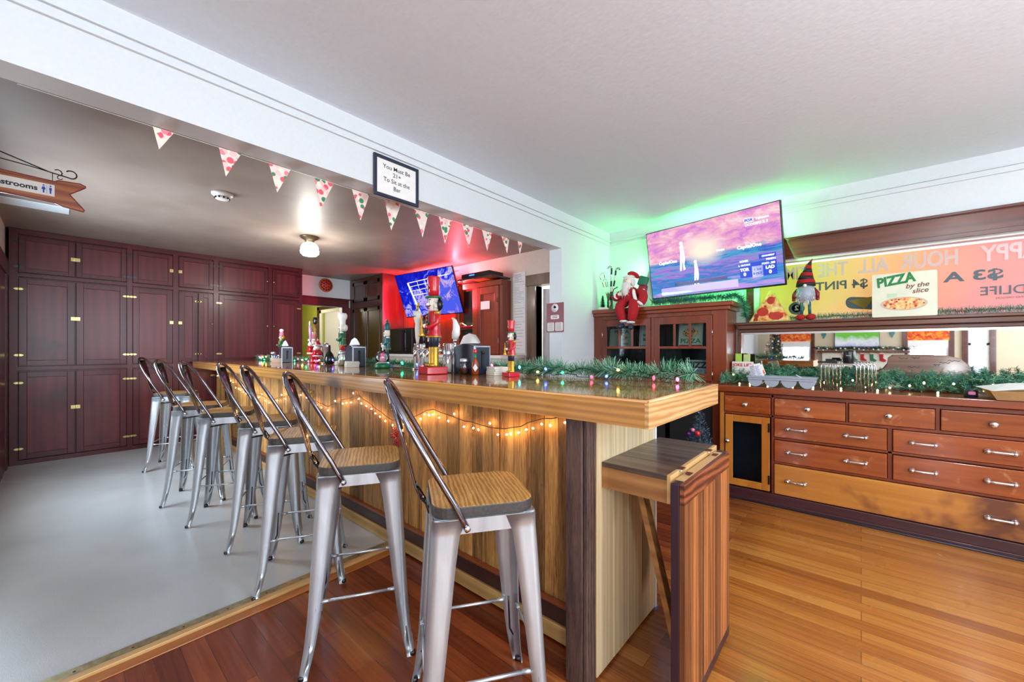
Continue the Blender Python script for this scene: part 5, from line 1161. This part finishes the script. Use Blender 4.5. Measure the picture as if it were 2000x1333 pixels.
def handle(lab, x, z0, kind):
    t = thing('tap_handle', lab, 'tap handle', (x, 1.742, z0), 'beer tap handles', local=True)
    if kind == 'lion':
        MB(1).lathe([(.010, 0), (.012, .02), (.016, .04), (.020, .10), (.017, .14), (.024, .17), (.027, .175), (.029, .22), (.022, .235), (.0, .24)], n=16).build('handle', M['cream'], t)
        MB(1).ball((0, 0, .26), (.014, .01, .02), 8).ball((.008, 0, .285), (.011, .009, .012), 8).tube([(.0, 0, .265), (-.018, 0, .27), (-.022, 0, .285)], .004, 6).tube([(0, 0, .25), (-.014, 0, .245)], .004, 6).tube([(.008, 0, .27), (.022, 0, .28)], .004, 6).build('lion_finial', M['gold'], t)
        letters('Marte', .018, M['ink'], t, (0, -.030, .198), ext=.0004)
    elif kind == 'black': MB(1).lathe([(.009, 0), (.010, .02), (.014, .05), (.017, .16), (.012, .19), (0, .195)], n=12, sy=.7).build('handle', M['black'], t); letters('PORTER', .018, M['white'], t, (0, -.013, .10), (0, 0, 1), (-1, 0, 0), .0005)
    elif kind == 'red': MB(1).prism([(-.012, .01), (.030, .01), (.022, .115), (-.002, .115)], lambda a, c, q: (a-.01, q, c), -.008, .008).build('handle', M['red'], t, bevel=.002); MB(1).tube([(.0-.01, -.01, .03), (.012-.01, -.01, .05), (0-.01, -.01, .075), (.014-.01, -.01, .10)], .002, 5).build('script_mark', M['white'], t)
    elif kind == 'teal': MB(1).prism([(-.012, .012), (.012, .012), (.010, .12), (-.010, .12)], lambda a, c, q: (a, q, c), -.006, .006).build('handle', M['teal'], t, bevel=.002); MB(1).ball((0, -.007, .04), (.006, .002, .006), 8).ball((0, -.007, .08), (.005, .002, .005), 8).build('dots', M['white'], t)
    elif kind == 'fish':
        MB(1).lathe([(.012, 0), (.014, .015), (.013, .025)], n=12).build('collar', M['chrome'], t)
        MB(1).tube([(-.005, 0, .025), (.008, 0, .06), (.012, 0, .10), (-.004, 0, .145), (-.026, 0, .165)], [.020, .028, .024, .014, .007], 12).build('handle', M['white'], t)
        MB(1).tube([(.004, -.027, .05), (.012, -.026, .07), (.002, -.024, .09)], .0012, 4).ball((-.02, -.007, .155), .003, 6).build('markings', M['ink'], t)
    elif kind == 'ball':
        MB(1).tube([(0, 0, 0), (-.012, 0, .16)], [.010, .016], 10).build('handle', M['orangew'], t); MB(1).ball((-.018, 0, .20), (.034, .02, .042), 14).build('skull_knob', M['dsteel'], t)
    elif kind == 'pink': MB(1).tube([(0, 0, 0), (-.004, 0, .12), (-.014, 0, .15)], [.012, .018, .014], 8).build('handle', plain('lilac', '#d8a8d0', .3), t); MB(1).ball((-.018, 0, .175), (.012, .01, .03), 8).build('white_tip', M['white'], t)
    return t
handle('ivory beer tap handle topped with a gold lion', -2.45, 1.262, 'lion')
handle('slim black beer tap handle behind the tall nutcracker', -2.37, 1.262, 'black')
handle('short red wedge beer tap handle with white script', -2.30, 1.262, 'red')
handle('teal blade beer tap handle with white dots', -2.20, 1.262, 'teal')
handle('curved white fish-shaped tap handle', -2.03, 1.262, 'fish')
bt2 = thing('beer_tower', 'small chrome tap stand half hidden at the far left of the bar', 'beer tower', (-4.25, 1.86, T))
MB(1).lathe([(.05, T+.001), (.05, T+.01), (.03, T+.015), (.03, 1.28), (0, 1.285)], (-4.25, 1.86, 0), 18).tube([(-4.36, 1.86, 1.25), (-4.15, 1.86, 1.25)], .012, 10).build('column', M['chrome'], bt2)
for x in (-4.33, -4.2): MB(1).tube([(x, 1.86, 1.25), (x, 1.745, 1.255), (x, 1.742, 1.31)], .008, 8).build('faucet', M['chrome'], bt2)
handle('wooden tap handle with a round dark skull knob', -4.20, 1.31, 'ball')
handle('lilac tap handle with a white tip', -4.33, 1.31, 'pink')
bo = thing('dark_bottle', 'small dark stoppered bottle beside the far tap handles', 'bottle', (-4.02, 1.80, T), local=True)
MB(1).lathe([(.03, .001), (.045, .01), (.048, .05), (.035, .10), (.012, .13), (.01, .19), (0, .192)], n=18).build('bottle', plain('dark_glass', '#0e1a14', .1), bo)
# ================================================================ on and above the cabinet
X0 = 1.639
sa = thing('santa_doll', 'seated santa doll in red velvet on the cabinet edge, boots hanging over', 'santa doll', (-1.78, 3.86, X0))
def TB(pts, r, name, m, n=12, par=sa, sub=1):
    o = MB(3).tube(pts, r, n).build(name, m, par)
    if sub: s = o.modifiers.new('s', 'SUBSURF'); s.levels = s.render_levels = sub
    return o
TB([(-1.775, 3.875, X0+.045), (-1.775, 3.875, X0+.09), (-1.775, 3.88, X0+.17), (-1.775, 3.885, X0+.22)], [.09, .098, .082, .045], 'torso', M['redc'], 16)
TB([(-1.81, 3.87, X0+.055), (-1.845, 3.80, X0+.052), (-1.85, 3.755, X0+.0), (-1.825, 3.765, X0-.09), (-1.805, 3.77, X0-.135)], [.052, .056, .055, .046, .040], 'trouser_leg', M['redc'])
TB([(-1.74, 3.87, X0+.055), (-1.70, 3.80, X0+.052), (-1.69, 3.755, X0+.0), (-1.71, 3.765, X0-.09), (-1.725, 3.77, X0-.145)], [.052, .058, .058, .048, .042], 'trouser_leg', M['redc'])
for x, z in ((-1.802, -.135), (-1.728, -.148)): TB([(x, 3.768, X0+z+.01), (x, 3.766, X0+z-.02)], .048, 'fur_cuff', M['whitef'])
for x, d, z in ((-1.80, -.045, -.185), (-1.735, .035, -.198)): TB([(x-.01, 3.79, X0+z+.01), (x+d*.5, 3.75, X0+z-.005), (x+d, 3.70, X0+z-.01)], [.026, .03, .022], 'boot', M['navy'])
TB([(-1.84, 3.875, X0+.185), (-1.905, 3.845, X0+.12), (-1.93, 3.80, X0+.10), (-1.86, 3.775, X0+.135)], [.040, .046, .044, .034], 'arm', M['redc'])
TB([(-1.71, 3.875, X0+.185), (-1.625, 3.85, X0+.14), (-1.615, 3.80, X0+.06), (-1.645, 3.775, X0+.02)], [.040, .05, .048, .040], 'arm', M['redc'])
TB([(-1.905, 3.79, X0+.12), (-1.875, 3.775, X0+.13)], .042, 'fur_cuff', M['whitef']); TB([(-1.628, 3.79, X0+.05), (-1.65, 3.775, X0+.015)], .042, 'fur_cuff', M['whitef'])
TB([(-1.715, 3.80, X0+.19), (-1.70, 3.78, X0+.10), (-1.67, 3.785, X0+.05)], .018, 'fur_trim', M['whitef'])
for (x, y, z, dx) in ((-1.85, 3.765, .138, 1), (-1.66, 3.765, .0, -1)):
    b = MB(1); b.ball((x, y, X0+z), (.02, .016, .018), 10)
    for k in range(4): b.tube([(x+dx*.008, y-.006, X0+z+.012-k*.008), (x+dx*.03, y-.012, X0+z+.014-k*.009)], [.006, .0045], 6)
    b.tube([(x, y, X0+z+.015), (x+dx*.012, y-.01, X0+z+.03)], [.006, .0045], 6); b.build('hand', M['skin'], sa)
hd = MB(1).ball((-1.795, 3.865, X0+.275), (.052, .052, .058), 16).build('head', M['skin'], sa)
MB(1).ball((-1.812, 3.812, X0+.275), .010, 8).build('nose', plain('rosy', '#d89888', .5), hd); MB(1).ball((-1.83, 3.818, X0+.29), .005, 6).ball((-1.797, 3.815, X0+.29), .005, 6).build('eyes', M['black'], hd)
def furblob(pts, rad, n, ln, name, m, par, seed, down=1.):
    b = MB(seed); R = random.Random(seed)
    for c, r in zip(pts, rad):
        b.ball(c, r, 12)
        for _ in range(n):
            d = Vector((R.gauss(0, 1), R.gauss(0, 1), R.gauss(0, 1))).normalized(); p = Vector(c)+Vector((d.x*r[0], d.y*r[1], d.z*r[2])); e = p+d*ln*.4+Vector((0, 0, -ln*down*R.uniform(.5, 1)))
            s = Vector((R.uniform(-1, 1), R.uniform(-1, 1), 0)).normalized()*.0022; b.add([p-s, p+s, e], [(0, 1, 2)])
    return b.build(name, m, par)
furblob([(-1.80, 3.815, X0+.215), (-1.80, 3.80, X0+.165)], [(.05, .03, .05), (.032, .022, .05)], 120, .05, 'beard', M['whitef'], sa, 3)
furblob([(-1.795, 3.868, X0+.318), (-1.75, 3.868, X0+.265), (-1.84, 3.868, X0+.265)], [(.062, .055, .022), (.02, .04, .05), (.018, .035, .05)], 70, .025, 'fur_hat_brim', M['whitef'], sa, 4)
TB([(-1.79, 3.875, X0+.325), (-1.775, 3.885, X0+.36), (-1.735, 3.895, X0+.345), (-1.70, 3.90, X0+.30)], [.05, .036, .028, .02], 'hat', M['redc'])
MB(1).cbox((-1.665, 3.92, X0+.27), (.10, .05, .10), ry=.35).build('gift_sack', M['greenp'], sa, bevel=.015); MB(1).cbox((-1.66, 3.89, X0+.17), (.09, .06, .12), ry=.2).build('sack', M['dred'], sa, bevel=.02)
MB(1).cbox((-1.643, 3.835, X0+.13), (.045, .012, .10), ry=.15).build('list_scroll', M['paper'], sa, bevel=.003)
TB([(-1.885, 3.80, X0+.22), (-1.93, 3.80, X0+.20), (-1.945, 3.80, X0+.15), (-1.93, 3.80, X0+.10)], .005, 'wire_wreath', M['tin_d'], 6, sa, 0)
va = thing('glass_vase', 'green-tinted glass vase of candy cane picks behind the santa doll', 'vase', (-2.06, 3.97, X0), local=True)
MB(1).lathe([(.03, .002), (.032, .01), (.03, .16), (.034, .185), (.031, .185), (.027, .16), (.026, .012), (0, .01)], n=20).build('vase', M['gglass'], va)
def cane(px, pz, c, r, hk=1):
    pts = [(0, 0, .02), (px*.4, 0, .2), (px*.8, 0, .32), (px, 0, pz)]+[(px+hk*(.022-.022*math.cos(t)), 0, pz+.022*math.sin(t)) for t in (.8, 1.6, 2.4, 3.1)]
    P = [Vector(p) for p in pts]; R2 = []
    for a, e in zip(P, P[1:]):
        for k in range(4): R2.append(a.lerp(e, k/4))
    R2.append(P[-1]); b = MB(1)
    for k in range(len(R2)-1): b.tube([R2[k], R2[k+1]], r, 8, (k//2) % 2)
    b.build('candy_cane_pick', c, va)
cane(.02, .46, [M['white'], M['ink']], .010, -1); cane(.07, .43, [M['white'], M['ink']], .010, 1)
cane(-.07, .40, [M['white'], M['red']], .004, -1); cane(-.12, .37, [M['white'], M['red']], .004, -1); cane(-.04, .33, [M['white'], M['greenp']], .004, -1)
mt = thing('small_bottle_brush_tree', 'tiny dark bottle-brush tree on a snowy base beside the vase', 'christmas tree', (-2.11, 3.90, X0), local=True)
MB(1).lathe([(.0, .001), (.062, .001), (.065, .02), (.05, .028), (0, .03)], n=20).build('snow_base', M['whitef'], mt)
b = MB(1)
for k in range(30): zz = .03+.13*k/30; needles(b, [(-.001, 0, zz), (.001, 0, zz+.004)], .008, .045*(1-k/32)+.004, 6000, .0015, k, 1)
b.build('needles', M['tin_d'], mt)
# garland on the cabinet, falling onto the ledge
g = thing('pine_garland', 'green tinsel garland over the cabinet top, glowing green under the television', 'garland', (-1.2, 3.95, X0))
pa = [(-1.58+.72*k/30, 3.93+.02*math.sin(k), X0+.05+.006*math.sin(k*1.3)) for k in range(31)]+[(-.81, 3.97, X0+.045), (-.79, 4.03, X0+.0), (-.785, 4.07, X0-.07), (-.79, 4.10, X0-.13)]
b = MB(2); needles(b, pa, .03, .062, 2600, .0015, 8, 2); b.build('tinsel', [M['tin_t'], M['tin_g']], g)['kind'] = 'stuff'
g = thing('tinsel_garland', 'thin teal tinsel garland lying along the ledge under the banner window', 'garland', (.2, 4.17, 1.46))
pa = [(-.46+1.75*k/60, 4.165+.006*math.sin(k), 1.488+.003*math.sin(k*2)) for k in range(61)]
b = MB(2); needles(b, pa, .018, .04, 2600, .0013, 9, 2, floor=1.461); b.build('tinsel', [M['tin_t'], M['tin_l']], g)['kind'] = 'stuff'
# ledge ornaments
ps = thing('pizza_slice_sign', 'pizza slice shaped board leaning at the left end of the ledge', 'sign', (-.61, 4.13, 1.46), local=True); ps.rotation_euler = (-.10, 0, 0)
po_ = [(-.155, .0), (.155, .0), (.15, .03), (.10, .12), (.055, .21), (.035, .26), (.0, .28), (-.02, .255), (-.05, .19), (-.10, .10)]
MB(1).prism(po_, lambda a, c, q: (a, q, c+.002), 0, .008).build('crust_board', plain('slice_edge', '#b8b454', .5), ps)
MB(1).prism([(a*.92, .008+c*.95) for a, c in po_], lambda a, c, q: (a, -.0015+q, c+.002), 0, .001).build('pizza_print', M['pizza'], ps)
MB(1).prism([(-.05+.045*math.cos(k*PI/8), .09+.04*math.sin(k*PI/8)) for k in range(16)], XZ(-.003), 0, .001).prism([(.05+.055*math.cos(k*PI/8), .05+.035*math.sin(k*PI/8)) for k in range(16)], XZ(-.003), 0, .001).prism([(.01+.03*math.cos(k*PI/8), .19+.035*math.sin(k*PI/8)) for k in range(16)], XZ(-.003), 0, .001).build('pepperoni_print', plain('pepperoni', '#b82c1c', .4, var=.2), ps)
gn = thing('gnome', 'standing gnome with red-black striped pointed hat and red boots on the ledge', 'gnome', (-.35, 4.135, 1.46), local=True)
for q in (-1, 1):
    MB(1).ball((q*.035, -.008, .028), (.034, .042, .027), 12).build('boot', M['redc'], gn)
    o = MB(1).tube([(q*.028, 0, .045), (q*.026, 0, .10), (q*.024, 0, .16)], .011, 8).build('leg', M['teal'], gn)
MB(1).lathe([(.02, .15), (.06, .165), (.072, .21), (.062, .27), (.03, .30)], n=18).build('body', M['grey'], gn)
for q in (-1, 1): MB(1).tube([(q*.05, 0, .26), (q*.078, -.01, .22), (q*.08, -.02, .185)], [.018, .018, .014], 8).ball((q*.08, -.02, .175), .015, 8).build('arm', M['dred'], gn)
furblob([(0, -.03, .225)], [(.058, .03, .075)], 300, .035, 'beard', M['whitef'], gn, 6); MB(1).ball((0, -.062, .285), .014, 10).build('nose', M['skin'], gn)
b = MB(1); hp = [(.068, .285, 0), (.066, .31, .0), (.058, .34, .0), (.048, .37, .004), (.038, .40, .008), (.03, .43, .012), (.020, .46, .020), (.010, .485, .032), (.003, .51, .045)]
for k in range(len(hp)-1): b.tube([(hp[k][2], 0, hp[k][1]), (hp[k+1][2], 0, hp[k+1][1])], [hp[k][0], hp[k+1][0]], 16, k % 2)
b.build('hat', [M['blackm'], M['redc']], gn)
def pizza_slice_art(t):
    pizza_pic(.0, .095, .125, .05)(t)
    letters('by the', .048, M['inkr'], t, (.07, -.0012, .225), (1, 0, .08), (0, 0, 1), .0006, .0005, shear=.3)
    letters('slice', .048, M['inkr'], t, (.085, -.0012, .185), (1, 0, .08), (0, 0, 1), .0006, .0005, shear=.3)
    letters('PIZZA', .098, M['inkg'], t, (-.045, -.0012, .272), (1, 0, .16), (0, 0, 1), .0006, .004, shear=.1, sx=.78)
    MB(1).box(-.09, -.035, -.0018, 0, .145, .175).build('cheese_print', plain('pale_green', '#b8d0b0', .5), t)
sign('tin_sign', 'cream tin sign reading PIZZA by the slice, standing on the ledge', .235, 4.115, 1.461, .345, .328, .06, plain('cream_tin', '#d8d8c0', .35, var=.06, nscale=8), [], pizza_slice_art)
# ================================================================ sideboard top
Z = .918
g = thing('pine_garland', 'thick pine garland with warm lights along the back of the sideboard', 'garland', (.2, 4.02, Z))
R = random.Random(21); pa = [(-.90, 3.80, Z+.05), (-.88, 3.86, Z+.07), (-.80, 3.98, Z+.065)]+[(-.75+1.9*k/50, 4.02+.03*math.sin(k*.8), Z+.075+.012*math.sin(k*1.1)) for k in range(51)]
b = MB(3)
for k in range(0, len(pa)-1):
    for _ in range(15):   # short twigs carrying needles
        p = Vector(pa[k]).lerp(Vector(pa[k+1]), R.random()); a = R.uniform(0, 2*PI); l = R.uniform(.05, .095)
        e = p+Vector((R.uniform(-.4, .4)*l, -abs(math.cos(a))*l*.9 if R.random() < .7 else .05*math.cos(a), math.sin(a)*l)); e.z = max(e.z, Z+.012)
        needles(b, [p, e], .014, .030, 700, .0014, R.randrange(9999), 3, lean=.9, floor=Z+.002)
b.build('pine_needles', [M['tin_g'], M['tin_t'], M['tin_s']], g)['kind'] = 'stuff'
sl = thing('string_lights', 'warm white lights woven into the sideboard pine garland', 'string lights', (.2, 3.95, Z))
cp = [(-.88+2.0*k/60, 3.93+.03*math.sin(k*1.9), Z+.04+.035*math.sin(k*1.3)) for k in range(61)]; MB(1).tube(cp, .0018, 4).build('cord', M['wire'], sl)
for k in range(26):
    p = cp[1+int(k*2.2)]; y = p[1]-R.uniform(.02, .10); z = max(Z+.008, p[2]+R.uniform(-.045, .03)); bulb(sl, (p[0], y, z), M['warm2'], .006)
cd = thing('condiment_caddy', 'grey plastic tray with four round-bottomed bins on the sideboard', 'tray', (-.47, 3.74, Z))
b = MB(1); b.box(-.70, -.245, 3.675, 3.69, .992, 1.006); b.box(-.70, -.245, 3.80, 3.815, .992, 1.006); b.box(-.70, -.685, 3.69, 3.80, .992, 1.006); b.box(-.26, -.245, 3.69, 3.80, .992, 1.006)
b.box(-.69, -.255, 3.680, 3.687, .975, .993); b.build('rim', M['grey'], cd, bevel=.002)
for k in range(4):
    cx = -.64+k*.112; hf = [(cx-.05, .99)]+[(cx-.05*math.cos(a*PI/12), .978-.058*math.sin(a*PI/12)) for a in range(13)]+[(cx+.05, .99)]
    MB(1).prism(hf, lambda a, c, q: (a, q, c), 3.687, 3.80).build('bin', M['grey'], cd)
tag(MB(1).cbox((-.36, 3.735, 1.012), (.04, .005, .004), rz=.3, ry=.5).build('plastic_straw', M['white'], at=(-.36, 3.735, 1.01)), 'white straw end sticking out of the grey tray', 'straw')
def menu(lab, x, y, z, w, h, d, tilt, yaw, m, art=None, roll=0, nm='menu_card'):
    t = thing(nm, lab, 'card', (x, y, z), local=True); t.rotation_euler = (-tilt, roll, yaw)
    MB(1).box(-w/2, w/2, 0, d, 0, h).build('card', m, t, bevel=.001)
    if art: art(t, w, h)
def scrib(t, w, h):
    b = MB(1); R = random.Random(7)
    for k in range(14): zz = h*.1+h*.8*k/14; b.box(-w*.4, w*R.uniform(0, .4), -.001, 0, zz, zz+h*.02)
    b.build('print', M['inkb'], t)
menu('white card holder with red letters between cabinet and brochures', -.79, 3.98, Z+.075, .16, .115, .05, .0, 0, M['paper'], lambda t, w, h: letters('JOKE LIFE', .035, M['red'], t, (0, -.001, .085), bold=.001))
menu('left lime green booklet standing behind the white card holder', -.835, 4.06, Z+.12, .05, .14, .02, .05, .15, M['lime']); menu('right lime green booklet with pale cover behind the card holder', -.775, 4.07, Z+.12, .05, .135, .02, .05, -.1, plain('pale_lime', '#c8d890', .5))
menu('white brochure with blue print leaning in the grey tray, left one', -.650, 3.745, .975, .045, .125, .012, .05, -.2, M['paper'], scrib, -.25); menu('white brochure with blue print leaning in the grey tray, right one', -.605, 3.745, .975, .05, .13, .012, .05, .1, M['paper'], scrib, -.28)
menu('white and orange leaflet in the garland right of the card holder', -.63, 3.97, Z+.08, .045, .09, .01, .05, .2, M['paper'], lambda t, w, h: MB(1).box(-w*.4, w*.4, -.001, 0, h*.1, h*.45).build('orange_print', M['leaf'], t), -.3)
# six nested chrome pizza stands
st = None
for k in range(6):
    x = -.222+k*.021; y = 3.72+k*.030
    if st is None:
        st = thing('pizza_stand', 'chrome wire pizza stand, first of the nested row on the sideboard', 'pizza stand', (x, y, Z), 'nested chrome pizza stands', local=True)
        for yy in (0,): 
            MB(1).tube([(0, 0, .004), (0, 0, .17), (.004, 0, .185), (.016, 0, .192), (.18, 0, .192), (.192, 0, .185), (.196, 0, .17), (.196, 0, .004)], .0042, 8).build('wire_frame', M['chrome'], st)
            MB(1).tube([(0, .02, .004), (0, .02, .165), (0, .0, .178)], .0042, 8).tube([(.196, .02, .004), (.196, .02, .165), (.196, 0, .178)], .0042, 8).build('brace_leg', M['chrome'], st)
            for xx in (0, .196): MB(1).lathe([(.006, .0), (.0065, .001), (.0065, .01), (.005, .012)], (xx, .0, 0), 8).build('rubber_foot', M['black'], st)
        o = st
    else: o = copy_tree(st); o['label'] = 'chrome wire pizza stand, %s in the nested row on the sideboard' % ('second', 'third', 'fourth', 'fifth', 'backmost')[k-1]
    o.location = (x, y, Z)
sp = thing('speaker', 'black cylinder speaker standing on top of the chrome pizza stands', 'speaker', (-.07, 3.80, 1.115), local=True)
MB(1).lathe([(.03, .001), (.032, .005), (.032, .082), (.029, .092), (0, .094)], n=24).build('body', M['black'], sp); MB(1).box(-.012, .012, -.0335, -.031, .055, .059).build('badge', M['grey'], sp)
tag(MB(1).box(-.245, -.13, 3.74, 3.80, 1.1155, 1.13).box(-.20, -.14, 3.76, 3.79, 1.13, 1.142).build('card_reader', M['black'], at=(-.19, 3.77, 1.115), bevel=.002), 'flat black card reader on the left side of the pizza stands', 'card reader')
bd = thing('wooden_board', 'wavy-edged brown board with dark scribbles leaning on the mirror', 'board', (.36, 4.12, Z), local=True); bd.rotation_euler = (-.12, 0, 0)
op = [(-.02, .0), (-.16, .05), (-.20, .10), (-.27, .13), (-.235, .15), (-.21, .19), (-.205, .235), (-.18, .258), (.0, .262), (.10, .255), (.16, .235), (.20, .19), (.215, .12), (.2, .0)]
MB(1).prism(op, lambda a, c, q: (a, q, c+.002), 0, .02).build('board', wood('live_edge_board', '#4a2614', '#8a5634', 'X', .4, .3, 1.2, .3), bd, bevel=.003)
b = MB(1)
for x, z, l in ((-.15, .235, .05), (-.08, .238, .04), (.10, .22, .06), (.06, .205, .05), (-.1, .17, .06), (.03, .19, .03), (.06, .13, .03)): b.tube([(x+l*k/6, -.001, z+.006*math.sin(k*2.3)) for k in range(7)], .0018, 4)
b.build('scribbles', M['ink'], bd)
pt = thing('paper_food_tray', 'brown paper food boat lined with white paper at the right edge', 'food tray', (.66, 3.74, Z), local=True)
b = MB(1); o1 = [(-.06, -.10), (.10, -.10), (.10, .08), (-.06, .08)]; o2 = [(-.09, -.13), (.13, -.13), (.13, .11), (-.09, .11)]
vs = [(a, c, .002) for a, c in o1]+[(a, c, .055) for a, c in o2]; b.add(vs, [(3, 2, 1, 0)]+[(k, (k+1) % 4, 4+(k+1) % 4, 4+k) for k in range(4)]); q = b.build('tray', plain('kraft_paper', '#b08a5c', .7), pt); q.modifiers.new('t', 'SOLIDIFY').thickness = .002
b = MB(1).add([(-.08, -.12, .055), (-.06, .09, .07), (.0, -.02, .10), (.12, -.12, .085), (.12, .1, .10), (-.13, .0, .072)], [(0, 3, 2), (3, 4, 2), (4, 1, 2), (1, 5, 2), (5, 0, 2)]); q = b.build('liner', M['paper'], pt); q.modifiers.new('t', 'SOLIDIFY').thickness = .001
tb = thing('small_tin', 'small dark tin beside the paper food boat on the sideboard', 'tin', (.515, 3.76, Z), local=True)
MB(1).lathe([(.0, .001), (.03, .001), (.03, .045), (.027, .05), (0, .05)], n=18).build('tin', M['navy'], tb); MB(1).prism(rrect(.03, .018, .004), lambda a, c, q: (a, -.031-q, .028+c), 0, .001).build('tin_label', M['pinkp'], tb)
# small tinsel tree between cabinet and folding shelf
tr = thing('tinsel_tree', 'small silver-blue tinsel christmas tree with purple and red baubles by the cabinet', 'christmas tree', (-.98, 3.42, 0), local=True)
MB(1).lathe([(.0, .001), (.09, .001), (.09, .02), (.02, .03), (.015, .10)], n=16).build('stand', M['blackm'], tr)
b = MB(4)
for k in range(26):
    zz = .10+.62*k/26; rad = .19*(1-k/27)+.02
    m = max(5, int(20*rad/.2))
    for j in range(m):
        a = 2*PI*j/m+k*.7; p = Vector((0, 0, zz+.02)); e = Vector((math.cos(a)*rad, math.sin(a)*rad, zz-.02*R.random()+.01)); needles(b, [p.lerp(e, .35), e], .008, .022, 420, .0013, k*40+j, 2, lean=.7)
b.build('tinsel_branches', [M['tin_b'], M['navy']], tr); MB(1).tube([(0, 0, .03), (0, 0, .74)], .008, 6).build('trunk', M['navy'], tr)
for lab, (a, z, r, m) in (('b', (-1.5, .55, .022, 'red')), ('b', (-2.6, .53, .016, 'purplew')), ('b', (-2.1, .57, .016, 'pinkp')), ('b', (-1.2, .42, .02, 'gold')), ('b', (-1.9, .38, .02, 'red'))):
    rr = .19*(1-(z-.1)/.64)+.02; MB(1).ball((rr*math.cos(a), rr*math.sin(a), z), r, 12).build('bauble', M[m] if m != 'purplew' else plain('purple_bauble', '#6a2a9c', .15, .3), tr)
MB(1).ball((-.02, -.15, .44), (.03, .03, .04), 10).build('white_ornament', M['whitef'], tr)
# ================================================================ reflected decorations behind the camera
xt = thing('christmas_tree', 'tall decorated christmas tree in the corner behind the camera, seen in the mirror', 'christmas tree', (-1.72, -4.1, 0), local=True)
b = MB(5)
for k in range(34):
    zz = .35+1.45*k/34; rad = .40*(1-k/36)+.03; m = max(6, int(14*rad/.4))
    for j in range(m): a = 2*PI*j/m+k*.6; needles(b, [(0, 0, zz+.05), (math.cos(a)*rad, math.sin(a)*rad, zz-.03)], .03, .06, 90, .006, k*50+j, 1)
b.build('branches', M['tin_d'], xt); MB(1).tube([(0, 0, .0), (0, 0, 1.8)], .03, 8).build('trunk', M['brownw'], xt)
for k in range(60):
    zz = .4+1.3*R.random(); rad = .40*(1-(zz-.35)/1.5)+.04; a = R.uniform(0, PI)
    MB(1).ball((rad*math.cos(a), rad*math.sin(a), zz), .022, 8).build('bauble', M[R.choice(('pinkp', 'white', 'red', 'gold', 'white', 'b_amber') if k % 3 == 0 else ('white', 'red', 'gold', 'beigep'))], xt)
g = thing('mantel_garland', 'pine garland with white flowers on the mantel behind the camera, seen in the mirror', 'garland', (0, -4.42, 1.18))
b = MB(6); needles(b, [(-.95+1.9*k/20, -4.42, 1.235+.01*math.sin(k)) for k in range(21)], .03, .07, 900, .004, 3, 1, floor=1.178); b.build('pine_needles', M['tin_d'], g)
for k in range(22): MB(1).ball((-.9+1.8*k/21, -4.36, 1.22+.03*math.sin(k*2.2)), .018, 8).build('flower', M['white' if k % 4 else 'red'], g)
for k in range(5):
    x = -.32+k*.17; s = thing('stocking', ('red' if k % 2 == 0 else 'green')+' christmas stocking hanging from the mantel, number %s from the left in the mirror' % ('one', 'two', 'three', 'four', 'five')[k], 'stocking', (x, -4.43, 1.0), 'stockings on the mantel')
    MB(1).prism([(x-.035, 1.12), (x+.035, 1.12), (x+.03, 1.0), (x+.09, .95), (x+.06, .91), (x-.03, .94)], XZ(-4.44), 0, .02).build('sock', M['redc' if k % 2 == 0 else 'greenp'], s, bevel=.006); MB(1).box(x-.04, x+.04, -4.443, -4.415, 1.10, 1.13).build('cuff', M['whitef'], s)
for x in (-.72, .55):
    w_ = thing('wall_sconce', 'dark diamond wall ornament '+('left' if x < 0 else 'right')+' of the mantel television in the mirror', 'wall ornament', (x, -4.59, 1.6)); MB(1).prism([(x, 1.48), (x+.05, 1.60), (x, 1.70), (x-.05, 1.60)], XZ(-4.597), 0, .02).build('plaque', M['tin_t'], w_)
